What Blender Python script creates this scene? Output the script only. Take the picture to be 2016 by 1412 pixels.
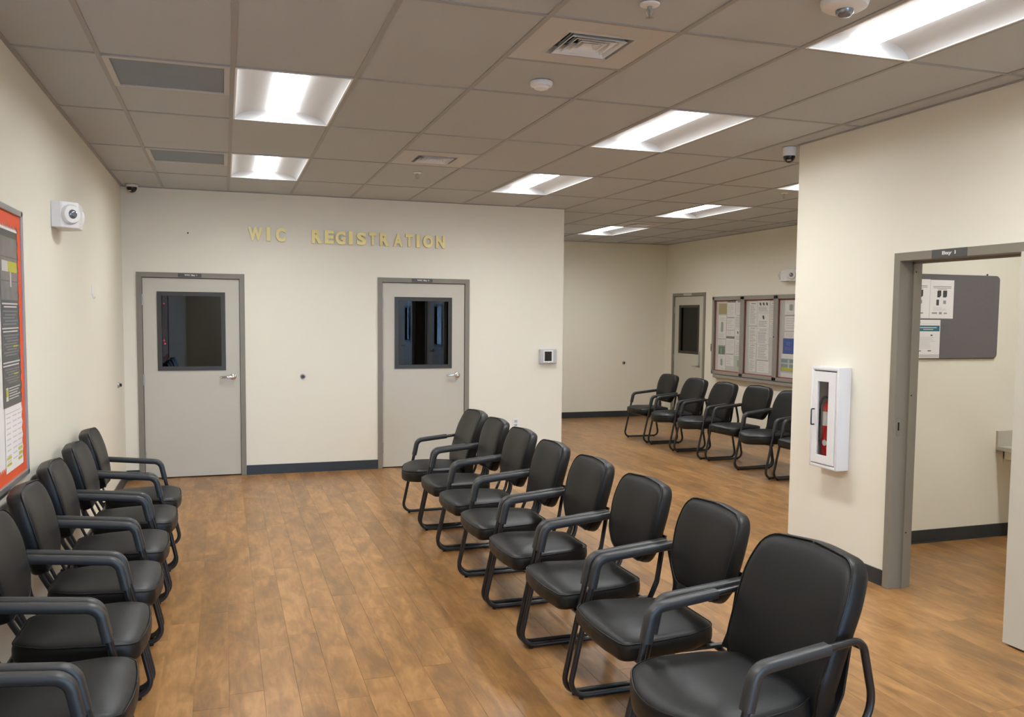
import bpy, bmesh, math, random
from mathutils import Vector, Matrix
from math import pi, sin, cos, radians as R_

for o in list(bpy.data.objects):
    bpy.data.objects.remove(o)
scn = bpy.context.scene
COL = scn.collection

# ---------------------------------------------------------------- camera, world, exposure
YAW, PITCH, ROLL, CAMH, FPX, CX, CY = .3246, -.0681, .0094, 1.6586, 1700.9, 1013.5, 739.3
cam = bpy.data.cameras.new('camera')
cam_o = bpy.data.objects.new('camera', cam)
COL.objects.link(cam_o)
F = Vector((sin(YAW) * cos(PITCH), cos(YAW) * cos(PITCH), sin(PITCH)))
Rt = Vector((cos(YAW), -sin(YAW), 0))
Up = Rt.cross(F)
R2 = cos(ROLL) * Rt + sin(ROLL) * Up
U2 = -sin(ROLL) * Rt + cos(ROLL) * Up
cam_o.matrix_world = Matrix(((R2.x, U2.x, -F.x, 0), (R2.y, U2.y, -F.y, 0), (R2.z, U2.z, -F.z, CAMH), (0, 0, 0, 1)))
cam.sensor_width = 36
cam.lens = FPX / 2016 * 36
cam.shift_x = (1008 - CX) / 2016
cam.shift_y = (CY - 706) / 2016
cam.clip_start = .05
scn.camera = cam_o

w = bpy.data.worlds.new('sky')
scn.world = w
w.use_nodes = True
bg = w.node_tree.nodes['Background']
bg.inputs[0].default_value = (.42, .66, 1.0, 1)
bg.inputs[1].default_value = 16.0

vs = scn.view_settings
vs.view_transform = 'Standard'
vs.look = 'None'
vs.gamma = 1
vs.use_curve_mapping = False
vs.exposure = 0.50
LENS_STRENGTH = 56.0

# room constants
CH = 2.8845
YB = 9.2629          # back wall
XL = -.9371          # left wall
XR = 3.694           # right end of the back wall
XW = 3.88            # near right wall
YE = 5.25            # far end of the near right wall
XF, YF = 7.10, 13.10  # far room corner
YR = -5.6            # rear (entrance) wall
G = .6096
GX, GY = -.5523, 3.3906

# ---------------------------------------------------------------- helpers
def tag(o, label=None, cat=None, group=None, kind=None):
    if label: o['label'] = label
    if cat: o['category'] = cat
    if group: o['group'] = group
    if kind: o['kind'] = kind
    return o

def empty(name, loc=(0, 0, 0), rz=0, label=None, cat=None, group=None, kind=None):
    o = bpy.data.objects.new(name, None)
    o.empty_display_size = .1
    COL.objects.link(o)
    o.location = loc
    o.rotation_euler = (0, 0, rz)
    return tag(o, label, cat, group, kind)

class MB:
    def __init__(s):
        s.v, s.f, s.m = [], [], []
    def add(s, vs_, fs, mi=0):
        n = len(s.v)
        s.v += [tuple(p) for p in vs_]
        for f in fs:
            s.f.append(tuple(i + n for i in f)); s.m.append(mi)
        return s
    def box(s, x0, x1, y0, y1, z0, z1, mi=0):
        x0, x1 = min(x0, x1), max(x0, x1); y0, y1 = min(y0, y1), max(y0, y1); z0, z1 = min(z0, z1), max(z0, z1)
        v = [(x0, y0, z0), (x1, y0, z0), (x1, y1, z0), (x0, y1, z0), (x0, y0, z1), (x1, y0, z1), (x1, y1, z1), (x0, y1, z1)]
        return s.add(v, [(0, 3, 2, 1), (4, 5, 6, 7), (0, 1, 5, 4), (1, 2, 6, 5), (2, 3, 7, 6), (3, 0, 4, 7)], mi)
    def cbox(s, x0, x1, y0, y1, z0, z1, c=.004, mi=0):
        """box with all edges chamfered by c"""
        bm = bmesh.new()
        bmesh.ops.create_cube(bm, size=1)
        for v in bm.verts:
            v.co = Vector(((x0 + x1) / 2 + v.co.x * abs(x1 - x0), (y0 + y1) / 2 + v.co.y * abs(y1 - y0), (z0 + z1) / 2 + v.co.z * abs(z1 - z0)))
        bmesh.ops.bevel(bm, geom=list(bm.edges), offset=c, segments=2, profile=.5, affect='EDGES')
        bm.verts.index_update()
        s.add([v.co[:] for v in bm.verts], [[v.index for v in f.verts] for f in bm.faces], mi)
        bm.free()
        return s
    def sweep(s, path, prof, closed=False, mi=0, up=None, cap=True):
        """prof: list of (n, b) offsets; path: list of 3-D points; frame from up vector b"""
        n, m = len(path), len(prof)
        P = [Vector(p) for p in path]
        vs_ = []
        prev = None
        for i in range(n):
            a = P[i - 1] if (i or closed) else P[i]
            b = P[(i + 1) % n] if (i < n - 1 or closed) else P[i]
            t = (b - a).normalized()
            u = Vector(up) if up is not None else (prev if prev is not None else (Vector((0, 0, 1)) if abs(t.z) < .9 else Vector((1, 0, 0))))
            nrm = u.cross(t)
            if nrm.length < 1e-6: nrm = Vector((1, 0, 0)).cross(t)
            nrm.normalize()
            bn = t.cross(nrm).normalized()
            prev = bn
            for (p, q) in prof:
                vs_.append(P[i] + nrm * p + bn * q)
        fs = []
        for i in range(n if closed else n - 1):
            j = (i + 1) % n
            for k in range(m):
                l = (k + 1) % m
                fs.append((i * m + k, i * m + l, j * m + l, j * m + k))
        if not closed and cap:
            fs.append(tuple(range(m - 1, -1, -1)))
            fs.append(tuple((n - 1) * m + k for k in range(m)))
        return s.add(vs_, fs, mi)
    def tube(s, path, r, seg=10, closed=False, mi=0, up=None):
        return s.sweep(path, [(r * cos(2 * pi * k / seg), r * sin(2 * pi * k / seg)) for k in range(seg)], closed, mi, up)
    def lathe(s, prof, c=(0, 0, 0), axis='z', seg=24, mi=0):
        """prof: list of (r, h)"""
        n = len(prof); vs_ = []
        for (r, h) in prof:
            for k in range(seg):
                a = 2 * pi * k / seg
                p = (r * cos(a), r * sin(a), h)
                if axis == 'y': p = (p[0], p[2], p[1])
                if axis == 'x': p = (p[2], p[0], p[1])
                vs_.append((c[0] + p[0], c[1] + p[1], c[2] + p[2]))
        fs = []
        for i in range(n - 1):
            for k in range(seg):
                l = (k + 1) % seg
                fs.append((i * seg + k, i * seg + l, (i + 1) * seg + l, (i + 1) * seg + k))
        fs.append(tuple(range(seg - 1, -1, -1)))
        fs.append(tuple((n - 1) * seg + k for k in range(seg)))
        return s.add(vs_, fs, mi)
    def rings(s, rr, mi=0, capa=True, capb=True):
        m = len(rr[0]); vs_ = [p for r in rr for p in r]; fs = []
        for i in range(len(rr) - 1):
            for k in range(m):
                l = (k + 1) % m
                fs.append((i * m + k, i * m + l, (i + 1) * m + l, (i + 1) * m + k))
        if capa: fs.append(tuple(range(m - 1, -1, -1)))
        if capb: fs.append(tuple((len(rr) - 1) * m + k for k in range(m)))
        return s.add(vs_, fs, mi)
    def mesh(s, name, mats, smooth=None):
        me = bpy.data.meshes.new(name)
        me.from_pydata(s.v, [], s.f)
        for m in (mats if isinstance(mats, (list, tuple)) else [mats]): me.materials.append(m)
        for p, i in zip(me.polygons, s.m): p.material_index = i
        bm = bmesh.new(); bm.from_mesh(me)
        bmesh.ops.recalc_face_normals(bm, faces=bm.faces)
        bm.to_mesh(me); bm.free()
        if smooth is not None:
            me.shade_smooth()
            me.set_sharp_from_angle(angle=R_(smooth))
        me.update()
        return me
    def build(s, name, mats, parent=None, smooth=None, world=False, kind=None, label=None, cat=None, group=None):
        if world and parent is not None:
            P = parent.location
            s.v = [(x - P.x, y - P.y, z - P.z) for (x, y, z) in s.v]
        o = bpy.data.objects.new(name, s.mesh(name, mats, smooth))
        COL.objects.link(o)
        if parent is not None: o.parent = parent
        return tag(o, label, cat, group, kind)

def fillet(pts, rad, closed=False, seg=6):
    """round the corners of a polyline (3-D)"""
    P = [Vector(p) for p in pts]; n = len(P); out = []
    for i in range(n):
        r = rad[i] if isinstance(rad, (list, tuple)) else rad
        if (not closed and i in (0, n - 1)) or r == 0:
            out.append(P[i]); continue
        a, b, c = P[i - 1], P[i], P[(i + 1) % n]
        u, v = (a - b).normalized(), (c - b).normalized()
        ang = u.angle(v)
        d = min(r / math.tan(ang / 2), (a - b).length * .49, (c - b).length * .49)
        rr = d * math.tan(ang / 2)
        p0, p1 = b + u * d, b + v * d
        ctr = b + (u + v).normalized() * (rr / sin(ang / 2))
        q0, q1 = p0 - ctr, p1 - ctr
        tot = q0.angle(q1)
        for k in range(seg + 1):
            t = k / seg
            out.append(ctr + (q0 * sin((1 - t) * tot) + q1 * sin(t * tot)) / max(sin(tot), 1e-6))
    return out

def dup(src, loc, rz=None):
    c = src.copy(); COL.objects.link(c); c.location = loc
    if rz is not None: c.rotation_euler = (0, 0, rz)
    def rec(a, b):
        for ch in [o for o in KIDS.get(a.name, [])]:
            d = ch.copy(); COL.objects.link(d); d.parent = b
            rec(ch, d)
    rec(src, c)
    return c
KIDS = {}
def reg(root):
    KIDS[root.name] = [o for o in bpy.data.objects if o.parent == root]
    for k in KIDS[root.name]: reg(k)

# ---------------------------------------------------------------- materials
def mat(name, col, rough=.5, metal=0, spec=.5, bump=None, var=None, emit=None, coat=0):
    m = bpy.data.materials.new(name); m.use_nodes = True
    nt = m.node_tree; b = nt.nodes['Principled BSDF']
    b.inputs['Base Color'].default_value = (*col, 1)
    b.inputs['Roughness'].default_value = rough
    b.inputs['Metallic'].default_value = metal
    b.inputs['Specular IOR Level'].default_value = spec
    b.inputs['Coat Weight'].default_value = coat
    if emit:
        b.inputs['Emission Color'].default_value = (*emit[0], 1)
        b.inputs['Emission Strength'].default_value = emit[1]
    if bump or var:
        tc = nt.nodes.new('ShaderNodeTexCoord')
    if bump:
        n = nt.nodes.new('ShaderNodeTexNoise'); n.inputs['Scale'].default_value = bump[0]; n.inputs['Detail'].default_value = 3
        nt.links.new(tc.outputs['Object'], n.inputs['Vector'])
        bp = nt.nodes.new('ShaderNodeBump'); bp.inputs['Strength'].default_value = bump[1]; bp.inputs['Distance'].default_value = .002
        nt.links.new(n.outputs['Fac'], bp.inputs['Height']); nt.links.new(bp.outputs['Normal'], b.inputs['Normal'])
    if var:
        n = nt.nodes.new('ShaderNodeTexNoise'); n.inputs['Scale'].default_value = var[0]; n.inputs['Detail'].default_value = 4
        nt.links.new(tc.outputs['Object'], n.inputs['Vector'])
        r = nt.nodes.new('ShaderNodeMapRange'); r.inputs[3].default_value = 1 - var[1]; r.inputs[4].default_value = 1 + var[1]
        nt.links.new(n.outputs['Fac'], r.inputs[0])
        mx = nt.nodes.new('ShaderNodeVectorMath'); mx.operation = 'SCALE'; mx.inputs[0].default_value = col
        nt.links.new(r.outputs[0], mx.inputs['Scale']); nt.links.new(mx.outputs[0], b.inputs['Base Color'])
    return m

M = {}
M['wall'] = mat('wall_paint', (.845, .80, .675), .55, bump=(160, .12), var=(.7, .015))
M['tile'] = mat('ceiling_tile', (.50, .52, .53), .9, bump=(260, .5), var=(1.2, .03))
M['tbar'] = mat('ceiling_grid', (.35, .345, .335), .5)
M['white'] = mat('white_enamel', (.82, .81, .80), .35)
M['reflector'] = mat('light_reflector', (.60, .60, .60), .45)
M['lens'] = mat('light_lens', (.9, .9, .9), .4, emit=((.96, .985, 1.0), LENS_STRENGTH))
def lens_mat(m):
    # prismatic lens: a photometric curve, strongest straight down and falling towards the horizontal
    nt = m.node_tree; b = nt.nodes['Principled BSDF']
    ge = nt.nodes.new('ShaderNodeNewGeometry'); sx = nt.nodes.new('ShaderNodeSeparateXYZ'); nt.links.new(ge.outputs['Incoming'], sx.inputs[0])
    ab = nt.nodes.new('ShaderNodeMath'); ab.operation = 'ABSOLUTE'; nt.links.new(sx.outputs['Z'], ab.inputs[0])
    pw = nt.nodes.new('ShaderNodeMath'); pw.operation = 'POWER'; pw.inputs[1].default_value = .95; nt.links.new(ab.outputs[0], pw.inputs[0])
    ml = nt.nodes.new('ShaderNodeMath'); ml.operation = 'MULTIPLY_ADD'; ml.inputs[1].default_value = LENS_STRENGTH; ml.inputs[2].default_value = LENS_STRENGTH * .05
    nt.links.new(pw.outputs[0], ml.inputs[0]); nt.links.new(ml.outputs[0], b.inputs['Emission Strength'])
lens_mat(M['lens'])
M['base'] = mat('vinyl_baseboard', (.028, .034, .038), .4, bump=(40, .1))
M['frame'] = mat('painted_door_frame', (.235, .21, .165), .45, bump=(90, .05))
M['leaf'] = mat('painted_door', (.565, .53, .44), .42, bump=(110, .08), var=(1.5, .02))
M['lite'] = mat('dark_bronze_metal', (.05, .042, .033), .4, metal=.2)
M['chrome'] = mat('chrome', (.72, .72, .72), .16, metal=1)
M['steel'] = mat('brushed_steel', (.45, .45, .44), .35, metal=1)
M['alum'] = mat('aluminium', (.42, .42, .41), .38, metal=.7)
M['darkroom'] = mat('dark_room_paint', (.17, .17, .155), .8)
M['vinyl'] = mat('black_vinyl', (.0075, .0075, .0072), .42, bump=(420, .2), spec=.35)
M['tube'] = mat('black_powder_coat', (.012, .012, .013), .3, spec=.6)
M['pad'] = mat('black_plastic', (.028, .029, .029), .42, bump=(300, .15))
M['black'] = mat('black_plastic_gloss', (.01, .01, .01), .25)
M['sign'] = mat('sign_grey', (.085, .08, .075), .5)
M['signtext'] = mat('sign_text_white', (.75, .74, .72), .5)
M['gold'] = mat('gold_letter', (1.0, .86, .36), .4, metal=.0, var=(9, .08))
M['goldside'] = mat('gold_letter_edge', (.26, .19, .07), .5)
M['orange'] = mat('orange_border', (.80, .10, .022), .6, bump=(60, .2))
M['paper'] = mat('paper', (.84, .80, .78), .7)
M['paper2'] = mat('paper_grey', (.62, .58, .56), .7)
M['ink'] = mat('ink_grey', (.33, .32, .31), .7)
M['inkd'] = mat('ink_dark', (.06, .06, .06), .7)
M['tan'] = mat('tan_paper', (.42, .34, .16), .7)
M['green'] = mat('green_print', (.12, .19, .12), .6, var=(40, .4))
M['mint'] = mat('pale_green_print', (.50, .57, .48), .6)
M['mintd'] = mat('green_grey_print', (.30, .36, .29), .6)
M['blue'] = mat('blue_print', (.02, .07, .36), .5)
M['bluel'] = mat('light_blue_print', (.15, .22, .5), .5)
M['teal'] = mat('teal_print', (.02, .16, .21), .5)
M['sky_p'] = mat('grey_blue_print', (.22, .33, .36), .5, var=(30, .3))
M['yellow'] = mat('yellow_print', (.55, .52, .04), .5)
M['red'] = mat('red_felt', (.42, .07, .07), .8)
M['grey_felt'] = mat('grey_felt', (.155, .14, .14), .95, bump=(500, .6), var=(60, .08))
M['poster'] = mat('dark_poster', (.065, .062, .06), .35)
M['photo'] = mat('poster_photo', (.20, .18, .165), .35, var=(9, .6))
M['posterlt'] = mat('poster_light', (.62, .60, .58), .4)
M['postergr'] = mat('poster_grey_text', (.20, .20, .20), .4)
M['filter'] = mat('grey_filter', (.27, .31, .36), .9, bump=(300, .8), var=(6, .06))
M['ventdark'] = mat('vent_dark', (.02, .03, .04), .6)
M['vent'] = mat('vent_white', (.56, .54, .51), .5)
M['ventlt'] = mat('vent_louvre', (.80, .81, .82), .45)
M['extred'] = mat('extinguisher_red', (.5, .008, .01), .25, coat=.4)
M['counter'] = mat('counter_laminate', (.52, .48, .40), .45, var=(25, .06))
M['plasticclear'] = mat('guard_plastic', (.52, .52, .52), .3)
M['plastgrey'] = mat('light_grey_plastic', (.5, .49, .48), .4)
M['lampglass'] = mat('lamp_glass', (.25, .26, .3), .1, metal=.6)
M['redled'] = mat('red_bulb', (.8, .02, .03), .3, emit=((1, .05, .08), 6))
M['jean'] = mat('dark_blue_fabric', (.03, .05, .08), .9)

def glass(name, tint, extra=.0):
    m = bpy.data.materials.new(name); m.use_nodes = True
    nt = m.node_tree; nt.nodes.clear()
    out = nt.nodes.new('ShaderNodeOutputMaterial')
    tr = nt.nodes.new('ShaderNodeBsdfTransparent'); tr.inputs[0].default_value = (*tint, 1)
    gl = nt.nodes.new('ShaderNodeBsdfGlossy'); gl.inputs['Roughness'].default_value = 0.0
    # Schlick reflectance from the facing angle, the same on both faces of the pane
    ge = nt.nodes.new('ShaderNodeNewGeometry'); dt = nt.nodes.new('ShaderNodeVectorMath'); dt.operation = 'DOT_PRODUCT'
    nt.links.new(ge.outputs['Normal'], dt.inputs[0]); nt.links.new(ge.outputs['Incoming'], dt.inputs[1])
    ab = nt.nodes.new('ShaderNodeMath'); ab.operation = 'ABSOLUTE'; nt.links.new(dt.outputs['Value'], ab.inputs[0])
    om = nt.nodes.new('ShaderNodeMath'); om.operation = 'SUBTRACT'; om.inputs[0].default_value = 1; nt.links.new(ab.outputs[0], om.inputs[1])
    pw_ = nt.nodes.new('ShaderNodeMath'); pw_.operation = 'POWER'; pw_.inputs[1].default_value = 5; nt.links.new(om.outputs[0], pw_.inputs[0])
    fr = nt.nodes.new('ShaderNodeMath'); fr.operation = 'MULTIPLY_ADD'; fr.inputs[1].default_value = .9; fr.inputs[2].default_value = .035; nt.links.new(pw_.outputs[0], fr.inputs[0])
    ad = nt.nodes.new('ShaderNodeMath'); ad.operation = 'ADD'; ad.inputs[1].default_value = extra
    mx = nt.nodes.new('ShaderNodeMixShader')
    nt.links.new(fr.outputs[0], ad.inputs[0]); nt.links.new(ad.outputs[0], mx.inputs[0])
    nt.links.new(tr.outputs[0], mx.inputs[1]); nt.links.new(gl.outputs[0], mx.inputs[2]); nt.links.new(mx.outputs[0], out.inputs[0])
    return m
M['glass'] = glass('dimming_door_glass', (.30, .31, .30), .01)  # dimness of the rooms behind is put into this dark glass colour
M['clear'] = glass('clear_glass', (.97, .97, .96))
M['winglass'] = glass('window_glass', (.85, .9, .95))

def floor_mat():
    m = bpy.data.materials.new('wood_look_vinyl'); m.use_nodes = True
    nt = m.node_tree; N = nt.nodes; L = nt.links; b = N['Principled BSDF']
    geo = N.new('ShaderNodeNewGeometry'); oi = N.new('ShaderNodeObjectInfo')
    add = N.new('ShaderNodeMath'); add.operation = 'ADD'
    L.new(geo.outputs['Random Per Island'], add.inputs[0]); L.new(oi.outputs['Random'], add.inputs[1])
    frc = N.new('ShaderNodeMath'); frc.operation = 'FRACT'; L.new(add.outputs[0], frc.inputs[0])
    comb = N.new('ShaderNodeCombineXYZ')
    m1 = N.new('ShaderNodeMath'); m1.operation = 'MULTIPLY'; m1.inputs[1].default_value = 37
    L.new(frc.outputs[0], m1.inputs[0]); L.new(m1.outputs[0], comb.inputs[0]); L.new(m1.outputs[0], comb.inputs[2])
    vadd = N.new('ShaderNodeVectorMath'); vadd.operation = 'ADD'
    L.new(geo.outputs['Position'], vadd.inputs[0]); L.new(comb.outputs[0], vadd.inputs[1])
    def noise(sx, sy, scale, det, dist):
        mp = N.new('ShaderNodeMapping'); mp.inputs['Scale'].default_value = (sx, sy, 1)
        L.new(vadd.outputs[0], mp.inputs[0])
        n = N.new('ShaderNodeTexNoise'); n.inputs['Scale'].default_value = scale; n.inputs['Detail'].default_value = det
        n.inputs['Distortion'].default_value = dist
        L.new(mp.outputs[0], n.inputs['Vector']); return n
    blot = noise(1.0, .36, 7.5, 3, .9)
    fine = noise(1.0, .10, 48, 4, .8)
    curl = noise(1.0, .26, 19, 4, 1.6)
    r1 = N.new('ShaderNodeValToRGB')
    e = r1.color_ramp.elements
    e[0].position = .37; e[0].color = (.195, .100, .037, 1)
    e[1].position = .66; e[1].color = (.43, .226, .082, 1)
    k = e.new(.51); k.color = (.300, .149, .050, 1)
    # sum
    s1 = N.new('ShaderNodeMath'); s1.operation = 'MULTIPLY_ADD'; s1.inputs[1].default_value = .55
    L.new(blot.outputs['Fac'], s1.inputs[0])
    s0 = N.new('ShaderNodeMath'); s0.operation = 'MULTIPLY'; s0.inputs[1].default_value = .30
    L.new(curl.outputs['Fac'], s0.inputs[0]); L.new(s0.outputs[0], s1.inputs[2])
    s2 = N.new('ShaderNodeMath'); s2.operation = 'MULTIPLY_ADD'; s2.inputs[1].default_value = .20
    L.new(fine.outputs['Fac'], s2.inputs[0]); L.new(s1.outputs[0], s2.inputs[2])
    s3 = N.new('ShaderNodeMath'); s3.operation = 'MULTIPLY_ADD'; s3.inputs[1].default_value = .10; 
    L.new(frc.outputs[0], s3.inputs[0]); 
    s4 = N.new('ShaderNodeMath'); s4.operation = 'SUBTRACT'; s4.inputs[1].default_value = .075
    L.new(s2.outputs[0], s4.inputs[0]); L.new(s4.outputs[0], s3.inputs[2])
    L.new(s3.outputs[0], r1.inputs[0])
    L.new(r1.outputs[0], b.inputs['Base Color'])
    b.inputs['Roughness'].default_value = .30
    b.inputs['Specular IOR Level'].default_value = .4
    bp = N.new('ShaderNodeBump'); bp.inputs['Strength'].default_value = .12; bp.inputs['Distance'].default_value = .001
    L.new(fine.outputs['Fac'], bp.inputs['Height']); L.new(bp.outputs['Normal'], b.inputs['Normal'])
    return m
M['plank'] = floor_mat()
M['subfloor'] = mat('floor_joint', (.33, .19, .09), .6)

# ================================================================ STRUCTURE
# ---- floor
fb = MB()
fb.box(XL - .15, XF + .15, YR - .3, YF + .15, -.12, -.003)
floor = fb.build('floor', M['subfloor'], kind='structure')
PW, PL = .1455, 1.236
random.seed(5)
known = {0: 3.865, 1: 4.365, 3: 3.675, 5: 4.80, 6: 3.915}
def proj(x, y, z):
    d = Vector((x, y, z - CAMH)); q = d.dot(F)
    if q < .2: return None
    return (CX + FPX * d.dot(R2) / q, CY - FPX * d.dot(U2) / q)
def inside(x, y):
    if XL < x < XW and YR < y < YE: return True
    if XL < x < XF and YE <= y < YB: return True
    if XR < x < XF and y >= YB: return True
    return XW <= x < 6.9 and .5 < y < 5.05
planks = []
c0, c1 = int(math.floor((XL) / PW)) - 1, int(XF / PW) + 1
for c in range(c0, c1):
    xa, xb = max(c * PW, XL), min((c + 1) * PW, XF)
    if xb - xa < .01: continue
    off = known.get(c, random.uniform(0, PL))
    j0 = int(math.floor((YR - off) / PL)); j1 = int(math.ceil((YF - off) / PL))
    for j in range(j0, j1 + 1):
        ya, yb = max(off + j * PL, YR), min(off + (j + 1) * PL, YF)
        if yb - ya < .02: continue
        xm, ym = (xa + xb) / 2, (ya + yb) / 2
        full = abs(xb - xa - PW) < 1e-4 and abs(yb - ya - PL) < 1e-4
        vis = False
        for yy in (ya + .05, ym, yb - .05):
            if not inside(xm, yy): continue
            p = proj(xm, yy, 0)
            if p and -20 < p[0] < 2036 and p[1] < 1440: vis = True
            # hidden behind the near right wall
        planks.append((vis, math.hypot(xm, ym), xa, xb, ya, yb, full, inside(xm, ym) or vis))
g = .0004
def plank_mb(w_, l_, ox=0, oy=0, mb=None):
    mb = mb or MB()
    c = .0008
    x0, x1, y0, y1 = ox - w_ / 2 + g, ox + w_ / 2 - g, oy - l_ / 2 + g, oy + l_ / 2 - g
    v = [(x0, y0, -.003), (x1, y0, -.003), (x1, y1, -.003), (x0, y1, -.003),
         (x0, y0, -c * .6), (x1, y0, -c * .6), (x1, y1, -c * .6), (x0, y1, -c * .6),
         (x0 + c, y0 + c, 0), (x1 - c, y0 + c, 0), (x1 - c, y1 - c, 0), (x0 + c, y1 - c, 0)]
    fs = [(8, 9, 10, 11)]
    for k in range(4):
        l = (k + 1) % 4
        fs += [(k, l, 4 + l, 4 + k), (4 + k, 4 + l, 8 + l, 8 + k)]
    return mb.add(v, fs)
planks.sort(key=lambda t: (not t[0], t[1]))
full_mesh = plank_mb(PW, PL).mesh('plank', M['plank'])
stuff = MB(); n = 0
for (vis, d, xa, xb, ya, yb, full, ins) in planks:
    if vis and n < 290:
        me = full_mesh if full else plank_mb(xb - xa, yb - ya).mesh('plank', M['plank'])
        o = bpy.data.objects.new('plank', me); COL.objects.link(o); o.parent = floor
        o.location = ((xa + xb) / 2, (ya + yb) / 2, 0); n += 1
    elif ins:
        plank_mb(xb - xa, yb - ya, (xa + xb) / 2, (ya + yb) / 2, stuff)
stuff.build('far_planks', M['plank'], floor, kind='stuff')

# ---- walls
T = .13
D1, D2, DW, DH = -.8137, 1.5608, 1.0155, 2.062     # door frames in the back wall
def hole_wall(mb, a0, a1, holes, z1=CH + .25, along='x', p0=0, p1=1):
    """wall slab from a0 to a1 along an axis, thickness p0..p1, with door holes (a, b, zlo, zhi)"""
    def bx(a, b, z0, z1_):
        if b - a < 1e-4 or z1_ - z0 < 1e-4: return
        if along == 'x': mb.box(a, b, p0, p1, z0, z1_)
        else: mb.box(p0, p1, a, b, z0, z1_)
    cur = a0
    for (a, b, zl, zh) in sorted(holes):
        bx(cur, a, -.05, z1)
        bx(a, b, zh, z1)
        bx(a, b, -.05, zl) if zl > 0 else None
        cur = b
    bx(cur, a1, -.05, z1)
e = .02
m_ = MB(); hole_wall(m_, XL - T, XR, [(D1 + e, D1 + DW - e, 0, DH - e), (D2 + e, D2 + DW - e, 0, DH - e)], along='x', p0=YB, p1=YB + T)
m_.box(XR - T, XR, YB + T, YF + T, -.05, CH + .25)
m_.build('wall_back', M['wall'], kind='structure')
m_ = MB(); m_.box(XL - T, XL, YR, YB, -.05, CH + .25); m_.build('wall_left', M['wall'], kind='structure')
m_ = MB(); m_.box(XR, XF + T, YF, YF + T, -.05, CH + .25); m_.build('wall_far', M['wall'], kind='structure')
DF0, DF1 = 11.823, 12.852                           # far door along the far right wall
m_ = MB(); hole_wall(m_, YE, YF, [(DF0 + e, DF1 - e, 0, DH - e)], along='y', p0=XF, p1=XF + T)
m_.build('wall_far_right', M['wall'], kind='structure')
B0, B1 = 3.258, 4.272                               # bay 1 doorway along the near right wall
C0, C1 = .45, 1.464                                 # next bay doorway, beside the camera
m_ = MB()
hole_wall(m_, YR, YE, [(B0 + e, B1 - e, 0, DH - e), (C0 + e, C1 - e, 0, DH - e), (4.652, 4.895, .69, 1.32)], along='y', p0=XW, p1=XW + T)
m_.box(XW + T - .012, XW + T, 4.652, 4.895, .69, 1.32)
m_.build('wall_right', M['wall'], kind='structure')
m_ = MB(); m_.box(XW + T, XF, 5.05, YE, -.05, CH + .25); m_.build('wall_bay_partition', M['wall'], kind='structure')
m_ = MB(); m_.box(6.9, 7.0, .3, 5.05, -.05, CH + .25); m_.box(XW + T, 6.9, .3, .4, -.05, CH + .25)
m_.box(XW + T, 6.9, 2.2, 2.3, -.05, CH + .25)
m_.build('wall_bay', M['wall'], kind='structure')

# rear (entrance) wall with storefront windows, behind the camera
m_ = MB(); hole_wall(m_, XL - T, XW + T, [(.55, 1.35, .35, 2.45), (1.6, 3.6, .0, 2.45)], along='x', p0=YR - T, p1=YR)
m_.build('wall_rear', M['wall'], kind='structure')
def storefront(name, a, b, z0, z1, muls):
    r = empty(name, (a, YR - T / 2, 0), kind='structure')
    fr = MB()
    for x in [a + .025, b - .025] + muls: fr.box(x - .025, x + .025, YR - .1, YR - .03, z0, z1)
    fr.box(a, b, YR - .1, YR - .03, z0, z0 + .05); fr.box(a, b, YR - .1, YR - .03, z1 - .05, z1)
    fr.build('window_frame', M['lite'], r, world=True)
    gm = MB(); gm.box(a + .02, b - .02, YR - .068, YR - .062, z0 + .02, z1 - .02); gm.build('pane', M['winglass'], r, world=True)
storefront('window_1', .55, 1.35, .35, 2.45, [])
storefront('window_2', 1.6, 3.6, 0, 2.45, [2.6])
gm = MB(); gm.box(-12, 14, YR - 14, YR - .3, -.2, -.05)
gm.build('ground_outside', mat('asphalt', (.12, .12, .12), .9), kind='structure')
pa = bpy.data.lights.new('window_portal', 'AREA'); pa.shape = 'RECTANGLE'; pa.size = 3.3; pa.size_y = 2.6; pa.cycles.is_portal = True
po = bpy.data.objects.new('window_portal', pa); COL.objects.link(po); po.location = (2.1, YR - T - .03, 1.3); po.rotation_euler = (pi / 2, 0, 0)

# dark rooms behind the closed doors
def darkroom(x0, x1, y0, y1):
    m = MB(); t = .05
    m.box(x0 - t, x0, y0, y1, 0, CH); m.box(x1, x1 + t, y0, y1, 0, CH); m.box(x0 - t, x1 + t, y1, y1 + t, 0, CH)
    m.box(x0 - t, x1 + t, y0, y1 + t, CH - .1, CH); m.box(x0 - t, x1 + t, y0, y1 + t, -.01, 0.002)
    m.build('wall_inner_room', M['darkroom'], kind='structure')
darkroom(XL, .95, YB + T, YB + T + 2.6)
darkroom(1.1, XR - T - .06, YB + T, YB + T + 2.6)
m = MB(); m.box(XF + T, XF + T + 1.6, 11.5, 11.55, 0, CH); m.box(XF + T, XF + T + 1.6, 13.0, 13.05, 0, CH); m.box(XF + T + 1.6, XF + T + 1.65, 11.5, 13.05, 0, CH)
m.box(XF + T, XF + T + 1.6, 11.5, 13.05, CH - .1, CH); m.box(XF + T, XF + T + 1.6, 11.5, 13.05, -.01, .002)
m.build('wall_inner_closet', M['darkroom'], kind='structure')

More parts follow.
